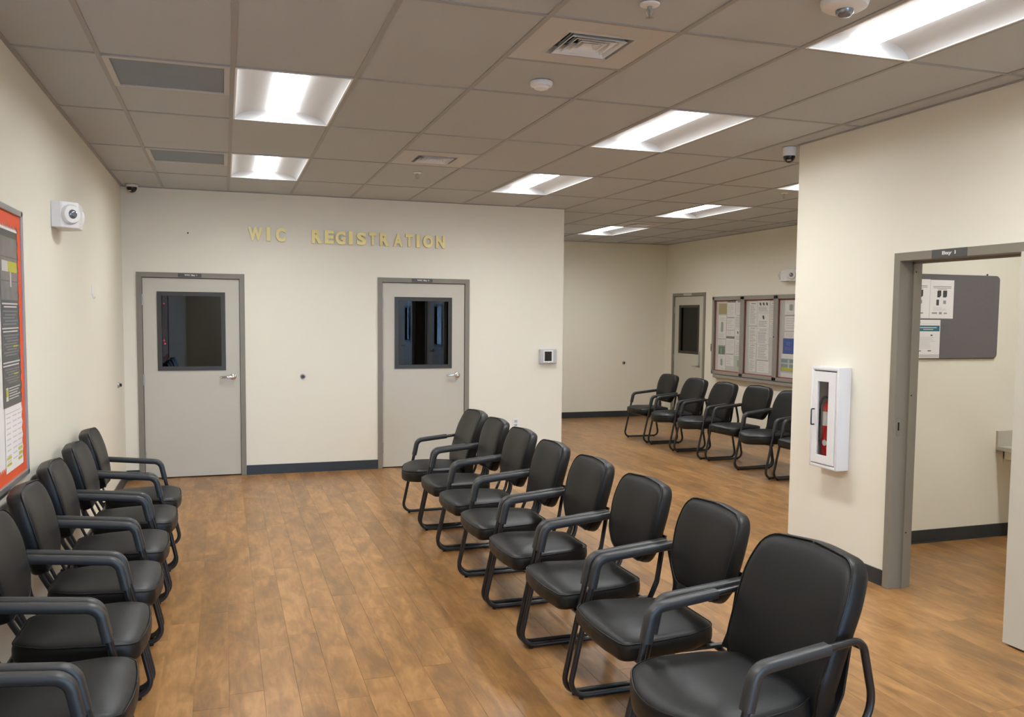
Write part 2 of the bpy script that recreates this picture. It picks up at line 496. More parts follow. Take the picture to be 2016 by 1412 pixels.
# ---- baseboards
def baseboard(name, segs):
    m = MB()
    for (x0, y0, x1, y1, nx, ny) in segs:
        t = .009
        a = (min(x0, x1, x0 + nx * t, x1 + nx * t), max(x0, x1, x0 + nx * t, x1 + nx * t), min(y0, y1, y0 + ny * t, y1 + ny * t), max(y0, y1, y0 + ny * t, y1 + ny * t))
        m.box(a[0], a[1], a[2], a[3], .001, .098)
        t = .014
        a = (min(x0, x1, x0 + nx * t, x1 + nx * t), max(x0, x1, x0 + nx * t, x1 + nx * t), min(y0, y1, y0 + ny * t, y1 + ny * t), max(y0, y1, y0 + ny * t, y1 + ny * t))
        m.box(a[0], a[1], a[2], a[3], .001, .012)
    m.build(name, M['base'], kind='structure')
baseboard('baseboard_back', [(XL, YB, D1, YB, 0, -1), (D1 + DW, YB, D2, YB, 0, -1), (D2 + DW, YB, XR, YB, 0, -1), (XR, YB, XR, YF, 1, 0)])
baseboard('baseboard_left', [(XL, YR, XL, YB, 1, 0)])
baseboard('baseboard_far', [(XR, YF, XF, YF, 0, -1)])
baseboard('baseboard_far_right', [(XF, YE, XF, DF0, -1, 0), (XF, DF1, XF, YF, -1, 0)])
baseboard('baseboard_right', [(XW, B1, XW, YE, -1, 0), (XW, C1, XW, B0, -1, 0), (XW, YR, XW, C0, -1, 0), (XW, YE, XF, YE, 0, 1)])
baseboard('baseboard_bay', [(XW + T, 5.05, 6.9, 5.05, 0, -1), (6.9, 2.3, 6.9, 5.05, -1, 0)])

# ---- ceiling
cb = MB()
cb.box(XL - T, XF + T, YR - T, YF + T, CH + .22, CH + .3)
ceiling = cb.build('ceiling', M['tile'], kind='structure')
rows = range(-9, 9)
lights = []          # (ix, iy)  cells 2' x 4'
special = {}         # 2x2 cells taken by grilles
LIGHTS = [(1, 2), (1, 6), (5, -2), (5, 2), (5, 6), (9, 4), (9, 8), (9, 12), (1, -2), (1, -6), (5, -6), (1, -10), (5, -10), (1, -14), (5, -14)]
VENTS = [(3, 0), (3, 5), (9, 11)]
FILTERS = [(0, 2), (0, 6)]
HALF = {(c, r) for (c, r) in VENTS + FILTERS}
def cell_rects(i, r0, r1):
    """clip a grid cell (column i, rows r0..r1 in 2-ft units) to the rooms"""
    x0, x1 = GX + i * G, GX + (i + 1) * G
    y0, y1 = GY + r0 * G, GY + r1 * G
    out = []
    def cl(a, b, c, d):
        xa, xb, ya, yb = max(x0, a), min(x1, b), max(y0, c), min(y1, d)
        if xb - xa > .012 and yb - ya > .012: out.append((xa, xb, ya, yb))
    if i <= 6: cl(XL, XW, YR, YB)
    elif i == 7:
        cl(XL, XW, YR, YE); cl(XR, XF, YE, YF)
    else: cl(XR, XF, YE, YF)
    return out
back_tiles = MB()
cache = {}
def tile(rect):
    xa, xb, ya, yb = rect
    k = (round(xb - xa, 4), round(yb - ya, 4))
    if yb < 1.2 and xb < XW + .1:
        back_tiles.box(xa + .002, xb - .002, ya + .002, yb - .002, CH + .004, CH + .019); return
    if k not in cache:
        hx, hy = (xb - xa) / 2 - .002, (yb - ya) / 2 - .002
        cache[k] = MB().box(-hx, hx, -hy, hy, .004, .019).mesh('ceiling_tile', M['tile'])
    o = bpy.data.objects.new('ceiling_tile', cache[k]); COL.objects.link(o); o.parent = ceiling
    o.location = ((xa + xb) / 2, (ya + yb) / 2, CH)
taken = {}
for (c, r) in LIGHTS: taken[(c, r)] = taken[(c, r + 1)] = 1
for (c, r) in HALF: taken[(c, r)] = 1
for i in range(-1, 13):
    for j in rows:
        r0 = 2 * j
        a, b = (i, r0) in taken, (i, r0 + 1) in taken
        if not a and not b:
            for q in cell_rects(i, r0, r0 + 2): tile(q)
        elif a and not b:
            for q in cell_rects(i, r0 + 1, r0 + 2): tile(q)
        elif b and not a:
            for q in cell_rects(i, r0, r0 + 1): tile(q)
back_tiles.build('entrance_tiles', M['tile'], ceiling, kind='stuff')
# grid: main runners and cross tees (24 mm flanges)
hw = .012
for i in range(0, 13):
    x = GX + i * G
    if i <= 6: ys = (YR, YB)
    elif i == 7: ys = (YR, YF)
    else: ys = (YE, YF)
    if x > XF - .02: continue
    MB().box(x - hw, x + hw, ys[0], ys[1], CH - .001, CH + .004).build('grid_runner', M['tbar'], ceiling)
tee = {}
def cross(i, r):
    y = GY + r * G
    x0, x1 = GX + i * G + hw, GX + (i + 1) * G - hw
    x0 = max(x0, XL)
    if i <= 6 and not (YR < y < YB): return
    if i == 7 and y < YE: x1 = min(x1, XW)
    if i >= 8 and not (YE < y < YF): return
    if y > YF: return
    x1 = min(x1, XF)
    if x1 - x0 < .01: return
    k = round(x1 - x0, 4)
    if k not in tee: tee[k] = MB().box(-k / 2, k / 2, -hw * .8, hw * .8, -.0005, .004).mesh('grid_cross_tee', M['tbar'])
    o = bpy.data.objects.new('grid_cross_tee', tee[k]); COL.objects.link(o); o.parent = ceiling
    o.location = ((x0 + x1) / 2, y, CH)
rset = set()
for i in range(-1, 13):
    for j in range(-1, 9): rset.add((i, 2 * j))
for (c, r) in HALF: rset.add((c, r)); rset.add((c, r + 1))
for (i, r) in sorted(rset): cross(i, r)
# perimeter angle
pm = MB(); t_ = .022
pm.box(XL, XL + t_, YR, YB, CH - .002, CH + .003); pm.box(XL, XR, YB - t_, YB, CH - .002, CH + .003)
pm.box(XW - t_, XW, YR, YE, CH - .002, CH + .003); pm.box(XR, XR + t_, YB, YF, CH - .002, CH + .003)
pm.box(XR, XF, YF - t_, YF, CH - .002, CH + .003); pm.box(XF - t_, XF, YE, YF, CH - .002, CH + .003); pm.box(XW, XF, YE, YE + t_, CH - .002, CH + .003)
pm.build('trim_1', M['tbar'], kind='structure')
# bay ceiling (flat tile)
m = MB(); a_, b_, c_, d_ = 5.3 - G / 2, 5.3 + G / 2, 3.7 - G, 3.7 + G
m.box(XW + T, a_, .4, 5.05, CH, CH + .02); m.box(b_, 6.9, .4, 5.05, CH, CH + .02); m.box(a_, b_, .4, c_, CH, CH + .02); m.box(a_, b_, d_, 5.05, CH, CH + .02)
m.build('ceiling_bay', M['tile'], kind='structure')

# ================================================================ CEILING LIGHTS
def make_light():
    t = empty('ceiling_light', (0, 0, CH))
    hx, hy = G / 2 - .012, G - .012
    def rect(ix, iy, z): return [(-hx + ix, -hy + iy, z), (hx - ix, -hy + iy, z), (hx - ix, hy - iy, z), (-hx + ix, hy - iy, z)]
    fr = MB(); fr.rings([rect(0, 0, .006), rect(0, 0, -.003), rect(.010, .010, -.003), rect(.010, .010, .006)], capa=False, capb=False)
    fr.build('frame', M['white'], t)
    # pan: four mitred, slightly curved reflector faces rising to the lens well
    steps = [(0, 0), (.08, .35), (.25, .68), (.5, .9), (.78, .98), (1.0, 1.0)]
    rr = []
    for (a, h) in steps:
        rr.append(rect(.010 + a * (hx - .010 - .078), .010 + a * .055, .002 + h * .056))
    rf = MB()
    m = 4
    for k in range(4):
        l = (k + 1) % 4
        vs_ = []
        for r_ in rr: vs_ += [r_[k], r_[l]]
        rf.add(vs_, [(2 * i, 2 * i + 1, 2 * i + 3, 2 * i + 2) for i in range(len(rr) - 1)])
    top = rr[-1]
    rf.add([(p[0], p[1], p[2] + .01) for p in rect(.0, .0, .085)], [(0, 1, 2, 3)])
    rf.build('reflector', M['reflector'], t, smooth=50)
    # lens: shallow half-round basket hanging in the well
    ln = MB(); nseg = 10; L_ = hy - .068
    def arc(y, s=1):
        return [(.076 * s * cos(pi + pi * k / nseg), y, .060 + .036 * s * sin(pi + pi * k / nseg)) for k in range(nseg + 1)]
    ln.rings([arc(-L_), arc(L_)])
    ln.build('lens', M['lens'], t, smooth=60)
    reg(t)
    return t
LLAB = {(1, 2): 'square-looking recessed light with a bright strip, beside the larger grey ceiling panel',
        (1, 6): 'small recessed light with a bright strip, beside the farther grey ceiling panel',
        (5, -2): 'largest recessed light, cut off at the top right corner of the ceiling',
        (5, 2): 'recessed light left of the camera on the near right wall, above the centre chairs',
        (5, 6): 'recessed light near the back wall, above the right end of that wall',
        (9, 4): 'recessed light mostly hidden behind the near right wall corner, sprinkler beyond it',
        (9, 8): 'recessed light over the far chairs, nearer of the two fully seen there',
        (9, 12): 'recessed light farthest away, next to the dark slot vent in the alcove'}
GRP = 'recessed strip lights in the tiled ceiling'
proto = None
for (c, r) in LIGHTS:
    loc = (GX + (c + .5) * G, GY + (r + 1) * G, CH)
    if proto is None: proto = make_light(); o = proto; o.location = loc
    else: o = dup(proto, loc)
    if (c, r) in LLAB: tag(o, LLAB[(c, r)], 'ceiling light', GRP)
    else: tag(o, 'recessed strip light over the entrance end of the lobby, out of view', 'ceiling light', 'recessed lights over the entrance end')
o = dup(proto, (5.3, 3.7, CH)); tag(o, 'recessed strip light inside the bay room behind the open doorway', 'ceiling light', GRP)

# ================================================================ VENTS
def make_vent():
    t = empty('ceiling_vent', (0, 0, CH)); h = G / 2 - .013; c = .155
    def sq(a, z): return [(-a, -a, z), (a, -a, z), (a, a, z), (-a, a, z)]
    MB().rings([sq(h, .012), sq(h, .001), sq(c + .012, .001), sq(c, -.004), sq(c - .004, .03)], capa=False, capb=False).build('panel', M['vent'], t)
    MB().box(-c, c, -c, c, .06, .064).build('duct', M['ventdark'], t)
    for k, a in enumerate((.132, .098, .064)):
        MB().rings([sq(a, -.008 + .002 * k), sq(a - .003, -.009 + .002 * k), sq(a - .030, .028), sq(a - .027, .030)], capa=False, capb=False).build('louvre', M['ventlt'], t)
    MB().rings([sq(.040, -.004), sq(.020, .020)], capa=False).build('cone', M['ventlt'], t)
    reg(t); return t
VL = ['square ceiling air diffuser nearest the camera, beside the sprinkler head', 'square ceiling air diffuser between the second and third ceiling lights, by the back wall', 'small dark slotted air diffuser in the alcove ceiling by the farthest light']
vp = None
for (c, r), lb in zip(VENTS, VL):
    loc = (GX + (c + .5) * G, GY + (r + .5) * G, CH)
    if vp is None: vp = make_vent(); o = vp; o.location = loc
    else: o = dup(vp, loc)
    tag(o, lb, 'air vent', 'square ceiling diffusers')
def make_filter():
    t = empty('return_grille', (0, 0, CH)); h = G / 2 - .013
    def rc(a, z): return [(-a, -a, z), (a, -a, z), (a, a, z), (-a, a, z)]
    MB().rings([rc(h, .01), rc(h, -.004), rc(h - .028, -.004), rc(h - .028, .01)], capa=False, capb=False).build('frame', M['vent'], t)
    MB().box(-h + .027, h - .027, -h + .027, h - .027, .003, .009).build('filter_panel', M['filter'], t)
    reg(t); return t
fp = None
for (c, r), lb in zip(FILTERS, ['larger blue-grey return air panel in the ceiling near the left wall', 'smaller blue-grey return air panel in the ceiling, close to the back wall']):
    loc = (GX + (c + .5) * G, GY + (r + .5) * G, CH)
    if fp is None: fp = make_filter(); o = fp; o.location = loc
    else: o = dup(fp, loc)
    tag(o, lb, 'air vent', 'blue-grey return air panels')

# ---- ceiling devices
t = empty('smoke_detector', (1.59, 4.333, CH), label='round white smoke detector on the ceiling beyond the large air diffuser', cat='smoke detector')
MB().lathe([(.058, 0), (.060, -.010), (.056, -.022), (.046, -.026)], seg=28).build('base', M['white'], t, smooth=40)
MB().lathe([(.040, -.024), (.036, -.036), (.018, -.042), (.004, -.043)], seg=24).build('sensor_cap', M['white'], t, smooth=50)
def sprinkler(x, y, label, s=1.0):
    t = empty('sprinkler_head', (x, y, CH), label=label, cat='sprinkler', group='ceiling sprinkler heads')
    MB().lathe([(.036 * s, 0), (.034 * s, -.006), (.020 * s, -.010), (.012 * s, -.010)], seg=20).build('escutcheon', M['white'], t, smooth=40)
    m = MB(); m.lathe([(.010, -.008), (.009, -.022)], seg=12)
    for sx in (-1, 1): m.tube(fillet([(sx * .008, 0, -.018), (sx * .016, 0, -.034), (sx * .004, 0, -.052)], .008), .0025, 6)
    m.lathe([(.003, -.02), (.003, -.05)], seg=8)
    m.build('frame', M['steel'], t, smooth=40)
    MB().lathe([(.016, -.052), (.017, -.054), (.003, -.057)], seg=16).build('deflector', M['steel'], t, smooth=40)
sprinkler(1.596, 3.128, 'sprinkler head at the top edge, between large air diffuser and fire alarm', 1.1)
sprinkler(1.588, 7.395, 'tiny sprinkler head beyond the far air diffuser near the back wall')
sprinkler(5.186, 7.238, 'tiny sprinkler head below the light cut off by the near right wall')
t = empty('fire_alarm', (2.275, 2.83, CH), label='round white ceiling fire alarm strobe at the top edge beside the largest light', cat='fire alarm')
MB().lathe([(.088, 0), (.090, -.012), (.084, -.030), (.066, -.040)], seg=32).build('base', M['white'], t, smooth=40)
MB().lathe([(.034, -.038), (.033, -.052), (.022, -.064), (.004, -.068)], seg=20).build('strobe_lens', M['lampglass'], t, smooth=50)
def cam_dome(loc, label, r, drop):
    t = empty('security_camera', loc, label=label, cat='security camera', group='dome security cameras')
    MB().lathe([(r * 1.0, 0), (r * 1.02, -.01), (r, -drop)], seg=24).build('housing', M['white'], t, smooth=40)
    MB().lathe([(r * .86, -drop), (r * .84, -drop - r * .3), (r * .6, -drop - r * .72), (r * .25, -drop - r * .92), (.002, -drop - r * .96)], seg=24).build('dome', M['black'], t, smooth=60)
    MB().lathe([(r * .35, -drop - r * .60), (r * .30, -drop - r * .78)], c=(-r * .35, -r * .45, .0), seg=12).build('camera_eye', M['steel'], t, smooth=60)
cam_dome((-.823, 9.13, CH), 'small white and black dome camera in the corner above the WIC Bay 1 door', .055, .022)
cam_dome((3.855, 5.335, CH), 'white cylinder camera with black dome at the corner of the near right wall', .048, .062)

# ================================================================ DOORS
def fontmesh(txt, x0, x1, z0, z1, y, depth, bold=.03, mi=0):
    cu = bpy.data.curves.new('t', 'FONT'); cu.body = txt; cu.size = 1; cu.offset = bold; cu.extrude = .5; cu.resolution_u = 4
    o = bpy.data.objects.new('t', cu); COL.objects.link(o)
    me = bpy.data.meshes.new_from_object(o)
    bpy.data.objects.remove(o)
    xs = [v.co.x for v in me.vertices]; ys = [v.co.y for v in me.vertices]
    a, b, c, d = min(xs), max(xs), min(ys), max(ys)
    vv = [(x0 + (v.co.x - a) / (b - a) * (x1 - x0), y - (.5 + v.co.z) * depth, z0 + (v.co.y - c) / (d - c) * (z1 - z0)) for v in me.vertices]
    ff = [tuple(p.vertices) for p in me.polygons]
    mm = MB(); mm.v = vv; mm.f = ff; mm.m = [1 if abs(p.normal.z) < .5 else 0 for p in me.polygons]
    return mm

def lever(parent, x, z, y, flip=-1, plate=False):
    """lever handle at local x,z on a face at local y (facing -y)"""
    h = MB()
    if plate:
        h.cbox(x - .022, x + .022, y - .012, y, z - .11, z + .14, .004)
        h.tube(fillet([(x, y - .01, z - .09), (x, y - .055, z - .09), (x + flip * .12, y - .055, z - .09)], .02), .009, 10)
    else:
        h.lathe([(.034, 0), (.034, -.006), (.028, -.014), (.014, -.018), (.012, -.050), (.015, -.054), (.013, -.066), (.004, -.068)], c=(x, y, z), axis='y', seg=24)
        h.sweep(fillet([(x, y - .052, z), (x + flip * .055, y - .054, z - .001), (x + flip * .115, y - .048, z - .002), (x + flip * .122, y - .030, z - .002)], .012),
                [(.0075 * cos(2 * pi * k / 10), .011 * sin(2 * pi * k / 10)) for k in range(10)], up=(0, 0, 1))
    return h.build('lever_handle', M['steel'] if plate else M['chrome'], parent, smooth=50)

def door_frame(root, w_, h_=DH, depth=T, face=.05, out=.016):
    fr = MB()
    fr.cbox(0, face, -out, depth + out, 0, h_, .002)
    fr.cbox(w_ - face, w_, -out, depth + out, 0, h_, .002)
    fr.cbox(face - .003, w_ - face + .003, -out, depth + out, h_ - face, h_, .002)
    fr.build('door_frame', M['frame'], root)
    st = MB()
    s0, s1 = .075, .105
    st.box(face, face + .014, s0, s1, 0, h_ - face); st.box(w_ - face - .014, w_ - face, s0, s1, 0, h_ - face); st.box(face, w_ - face, s0, s1, h_ - face - .014, h_ - face)
    st.build('door_stop', M['frame'], root)

def door_leaf(root, x0, x1, y0, zt, win, levx, levz, hinge_x, hinge_y=None, plate=False, flip=-1, glassmat='glass'):
    """leaf with a lite; win=(xa,xb,za,zb) outer lite frame"""
    th = .045; y1 = y0 + th; zb = .012
    xa, xb, za, zb2 = win
    lf = MB(); i = .02
    lf.box(x0, xa + i, y0, y1, zb, zt); lf.box(xb - i, x1, y0, y1, zb, zt)
    lf.box(xa + i, xb - i, y0, y1, zb, za + i); lf.box(xa + i, xb - i, y0, y1, zb2 - i, zt)
    L = lf.build('door_leaf', M['leaf'], root)
    wf = MB(); f = .042; o_ = .008
    for (a, b) in ((y0 - o_, y0), (y1, y1 + o_)):
        wf.box(xa, xa + f, a, b, za, zb2); wf.box(xb - f, xb, a, b, za, zb2)
        wf.box(xa + f, xb - f, a, b, za, za + f); wf.box(xa + f, xb - f, a, b, zb2 - f, zb2)
    # sloped glazing bead
    wf.box(xa + i, xa + f - .006, y0, y1, za + i, zb2 - i); wf.box(xb - f + .006, xb - i, y0, y1, za + i, zb2 - i)
    wf.box(xa + i, xb - i, y0, y1, za + i, za + f - .006); wf.box(xa + i, xb - i, y0, y1, zb2 - f + .006, zb2 - i)
    wf.build('window_frame', M['lite'], L)
    gm = MB(); gm.box(xa + f - .012, xb - f + .012, y0 + .020, y0 + .026, za + f - .012, zb2 - f + .012); gm.build('pane', M[glassmat], L)
    lever(L, levx, levz, y0, flip, plate)
    hy_ = y0 - .006 if hinge_y is None else hinge_y
    for hz in (.22, 1.0, 1.79):
        hm = MB(); hm.tube([(hinge_x, hy_, hz - .055), (hinge_x, hy_, hz + .055)], .0075, 10)
        if hinge_y is None: hm.box(hinge_x - .012, hinge_x + .010, y0 - .003, y0 + .004, hz - .055, hz + .055)
        hm.build('hinge', M['steel'], L, smooth=40)
    return L

def sign(root, txt, x0, x1, z0, z1, tx0, tx1, tz0, tz1, y=-.016):
    MB().cbox(x0, x1, y - .003, y, z0, z1, .001).build('room_sign', M['sign'], root)
    s = [o for o in bpy.data.objects if o.parent == root and o.name.startswith('room_sign')][-1]
    fontmesh(txt, tx0, tx1, tz0, tz1, y - .003, .001, .03).build('sign_text', [M['signtext'], M['signtext']], s, label='white lettering reading ' + txt)

d1 = empty('door_1', (D1, YB, 0), kind='structure')
door_frame(d1, DW)
door_leaf(d1, .054, DW - .054, .006, 2.006, (.184, .827, 1.085, 1.874), .893, 1.017, .052)
sign(d1, 'WIC Bay 1', .385, .605, 2.019, 2.056, .445, .563, 2.027, 2.048)
d2 = empty('door_2', (D2, YB, 0), kind='structure')
door_frame(d2, DW)
door_leaf(d2, .054, DW - .054, .006, 2.006, (.184, .820, 1.082, 1.858), .880, 1.008, .052)
sign(d2, 'WIC Bay 3', .366, .596, 2.019, 2.056, .425, .558, 2.027, 2.048)
d3 = empty('door_3', (XF, DF1, 0), -pi / 2, kind='structure')
door_frame(d3, DF1 - DF0)
door_leaf(d3, .054, DF1 - DF0 - .054, .006, 2.006, (.20, .835, 1.085, 1.868), .86, .99, .052, plate=True)
sign(d3, 'Exam', .36, .62, 2.02, 2.055, .45, .53, 2.028, 2.047) if False else MB().cbox(.36, .62, -.019, -.016, 2.02, 2.055, .001).build('room_sign', M['plastgrey'], d3)

def bay_door(name, yl, txt):
    """doorway with its leaf folded right back against the lobby wall; yl = far outer edge of frame"""
    d = empty(name, (XW, yl, 0), -pi / 2, kind='structure')
    w_ = 1.014
    door_frame(d, w_, out=.02)
    x0 = w_ - .055
    L = door_leaf(d, x0, x0 + .905, -.105, 2.006, (x0 + .135, x0 + .775, 1.085, 1.874), x0 + .84, 1.0, x0 + .008, hinge_y=-.050, flip=-1)
    if txt:
        sign(d, txt, .295, .545, 2.012, 2.062, .372, .468, 2.024, 2.050, y=-.02)
    # strike plate on the far jamb
    sp = MB(); sp.box(.0495, .052, .0, .03, .955, 1.065); sp.box(.052, .0525, .008, .02, .985, 1.035, mi=1); sp.build('strike_plate', [M['steel'], M['black']], d)
    hs = MB()
    for z in (.35, 1.2, 1.95): hs.lathe([(.004, 0), (.004, .002), (.001, .0025)], c=(.064, .09, z), axis='x', seg=8)
    hs.build('jamb_silencer', M['black'], d)
    return d
bay_door('door_4', B1, 'Bay 1')
bay_door('door_5', C1, 'Bay 2')

# ================================================================ WALL LETTERS
WL = [('W', .242, .384, 2.542, 2.403, 'first letter of the gold wall sign, a wide W'),
      ('I', .422, .46, 2.548, 2.404, 'gold I standing between the W and C at the left of the sign'),
      ('C', .513, .611, 2.543, 2.401, 'gold C, last letter of WIC before the wide gap'),
      ('R', .874, .983, 2.539, 2.397, 'gold R that starts REGISTRATION, just after the wide gap'),
      ('E', 1.004, 1.101, 2.538, 2.398, 'gold E, the only E of the wall sign'),
      ('G', 1.116, 1.222, 2.534, 2.394, 'gold G between the E and an I in REGISTRATION'),
      ('I', 1.253, 1.298, 2.537, 2.397, 'gold I between the G and the S in REGISTRATION'),
      ('S', 1.336, 1.438, 2.529, 2.396, 'gold S, the only S of the wall sign'),
      ('T', 1.467, 1.545, 2.534, 2.397, 'gold T between the S and the second R in REGISTRATION'),
      ('R', 1.582, 1.684, 2.533, 2.393, 'gold R in the middle of REGISTRATION, between T and A'),
      ('A', 1.728, 1.83, 2.529, 2.393, 'gold A, the only A of the wall sign'),
      ('T', 1.857, 1.94, 2.532, 2.393, 'gold T between the A and the last I in REGISTRATION'),
      ('I', 1.975, 2.015, 2.533, 2.393, 'gold I between the T and O near the end of REGISTRATION'),
      ('O', 2.05, 2.161, 2.528, 2.392, 'gold O, the only O of the wall sign'),
      ('N', 2.191, 2.294, 2.528, 2.391, 'gold N that ends REGISTRATION')]
for (ch, a, b, zt, zb, lab) in WL:
    mm = fontmesh(ch, a, b, zb, zt, 0, .018, .055)
    if ch == 'I':
        mm = MB(); mm.box(a, b, -.018, 0, zb, zt, 1); mm.box(a + .0005, b - .0005, -.0183, -.017, zb + .0005, zt - .0005, 0)
    ox = (a + b) / 2
    mm.v = [(x - ox, y, z - zb) for (x, y, z) in mm.v]
    o = mm.build('wall_letter', [M['gold'], M['goldside']])
    o.location = (ox, YB - .0005, zb)
    tag(o, lab, 'letter', 'gold letters above the doors')

# ================================================================ SMALL WALL THINGS
def bumper(x, y, z, rz, label):
    t = empty('door_bumper', (x, y, z), rz, label=label, cat='door stop', group='round wall door stops')
    MB().lathe([(.027, 0), (.027, -.006), (.021, -.016), (.014, -.020)], axis='y', seg=24).build('base', M['alum'], t, smooth=40)
    MB().lathe([(.015, -.014), (.015, -.030), (.011, -.034), (.003, -.034)], axis='y', seg=20).build('rubber_stop', M['black'], t, smooth=40)
bumper(.774, YB, 1.013, 0, 'round metal door stop on the back wall between the two doors')
bumper(XL, 8.692, .993, pi / 2, 'round metal door stop low on the left wall by the corner')
bumper(6.327, YF, .904, 0, 'round metal door stop on the far alcove wall')
t = empty('thermostat', (3.40, YB, 1.127), label='grey thermostat with black screen under a locking guard on the back wall', cat='thermostat')
g_ = MB(); g_.cbox(0, .204, -.055, 0, 0, .162, .008); g_.build('guard', M['plasticclear'], t)
MB().cbox(.040, .160, -.060, -.054, .012, .150, .003).build('body', M['white'], t)
MB().cbox(.053, .138, -.064, -.059, .029, .137, .002).build('screen', M['black'], t)
MB().lathe([(.010, 0), (.010, -.010), (.006, -.012)], c=(.104, -.055, .008), axis='y', seg=16).build('lock', M['chrome'], t, smooth=40)
t = empty('power_outlet', (3.096, YB, .388), label='white wall outlet low on the back wall behind the centre chairs', cat='outlet')
MB().cbox(0, .072, -.006, 0, 0, .116, .002).build('cover_plate', M['white'], t)
for z in (.022, .066):
    MB().cbox(.018, .054, -.009, -.005, z, z + .030, .002).build('socket', M['plastgrey'], t)
    MB().box(.028, .031, -.0095, -.0088, z + .010, z + .022).box(.041, .044, -.0095, -.0088, z + .010, z + .022).build('socket_slots', M['inkd'], t)
t = empty('wall_nail', (-.33, YB, 2.457), label='tiny dark nail in the back wall left of the gold letters', cat='nail')
MB().lathe([(.0035, 0), (.0035, -.006), (.008, -.007), (.006, -.010)], axis='y', seg=10).build('nail_head', M['lite'], t)
t = empty('adhesive_hook', (XL, 7.15, 1.75), pi / 2, label='small clear adhesive hook on the left wall below the emergency light', cat='hook')
MB().cbox(0, .05, -.004, 0, .04, .115, .001).build('base', M['white'], t)
MB().tube(fillet([(.025, -.004, .05), (.025, -.008, .02), (.025, -.020, .015), (.025, -.024, .03)], .006), .004, 8).build('hook', M['white'], t, smooth=40)
t = empty('card_reader', (XF, 11.60, 1.155), -pi / 2, label='small black card reader on the alcove wall beside the notice case', cat='card reader')
MB().cbox(0, .045, -.035, 0, 0, .115, .005).build('body', M['black'], t)
MB().cbox(.018, .027, -.038, -.034, .085, .095, .001).build('indicator', M['ink'], t)

# emergency lights
def make_em():
    t = empty('emergency_light', (0, 0, 0))
    L_, H_ = .30, .150
    pl = [(0, 0), (0, -.055), (.08, -.135), (L_ - .08, -.135), (L_, -.055), (L_, 0)]
    m = MB(); m.rings([[(x, y, 0) for x, y in pl], [(x, y, H_) for x, y in pl]])
    o = m.build('housing', M['white'], t)
    md = o.modifiers.new('bevel', 'BEVEL'); md.width = .006; md.segments = 2
    for s in (0, 1):
        n = Vector((-1, -1, 0)).normalized() if s == 0 else Vector((1, -1, 0)).normalized()
        c = Vector((.04, -.095, H_ * .52)) if s == 0 else Vector((L_ - .04, -.095, H_ * .52))
        up = Vector((0, 0, 1)); sd = n.cross(up)
        def ring(r, h, k=24): return [tuple(c + n * h + (sd * cos(2 * pi * i / k) + up * sin(2 * pi * i / k)) * r) for i in range(k)]
        hd = MB().rings([ring(.056, -.01), ring(.057, .012), ring(.050, .022), ring(.030, .024)], capa=False).build('lamp_head', M['white'], t, smooth=40)
        MB().rings([ring(.027, .023), ring(.024, .030), ring(.010, .034)], capa=False).build('bulb_lens', M['lampglass'], hd, smooth=60)
    MB().box(.14, .145, -.136, -.134, .03, .034).build('test_button', M['extred'], t)
    reg(t); return t
e1 = make_em(); e1.location = (XL, 5.605, 2.15); e1.rotation_euler = (0, 0, pi / 2)
tag(e1, 'white emergency light with two round lamps high on the left wall', 'emergency light', 'two-lamp emergency lights')
e2 = dup(e1, (XF, 9.83, 2.155), -pi / 2)
tag(e2, 'white emergency light above the glazed notice case in the alcove', 'emergency light', 'two-lamp emergency lights')

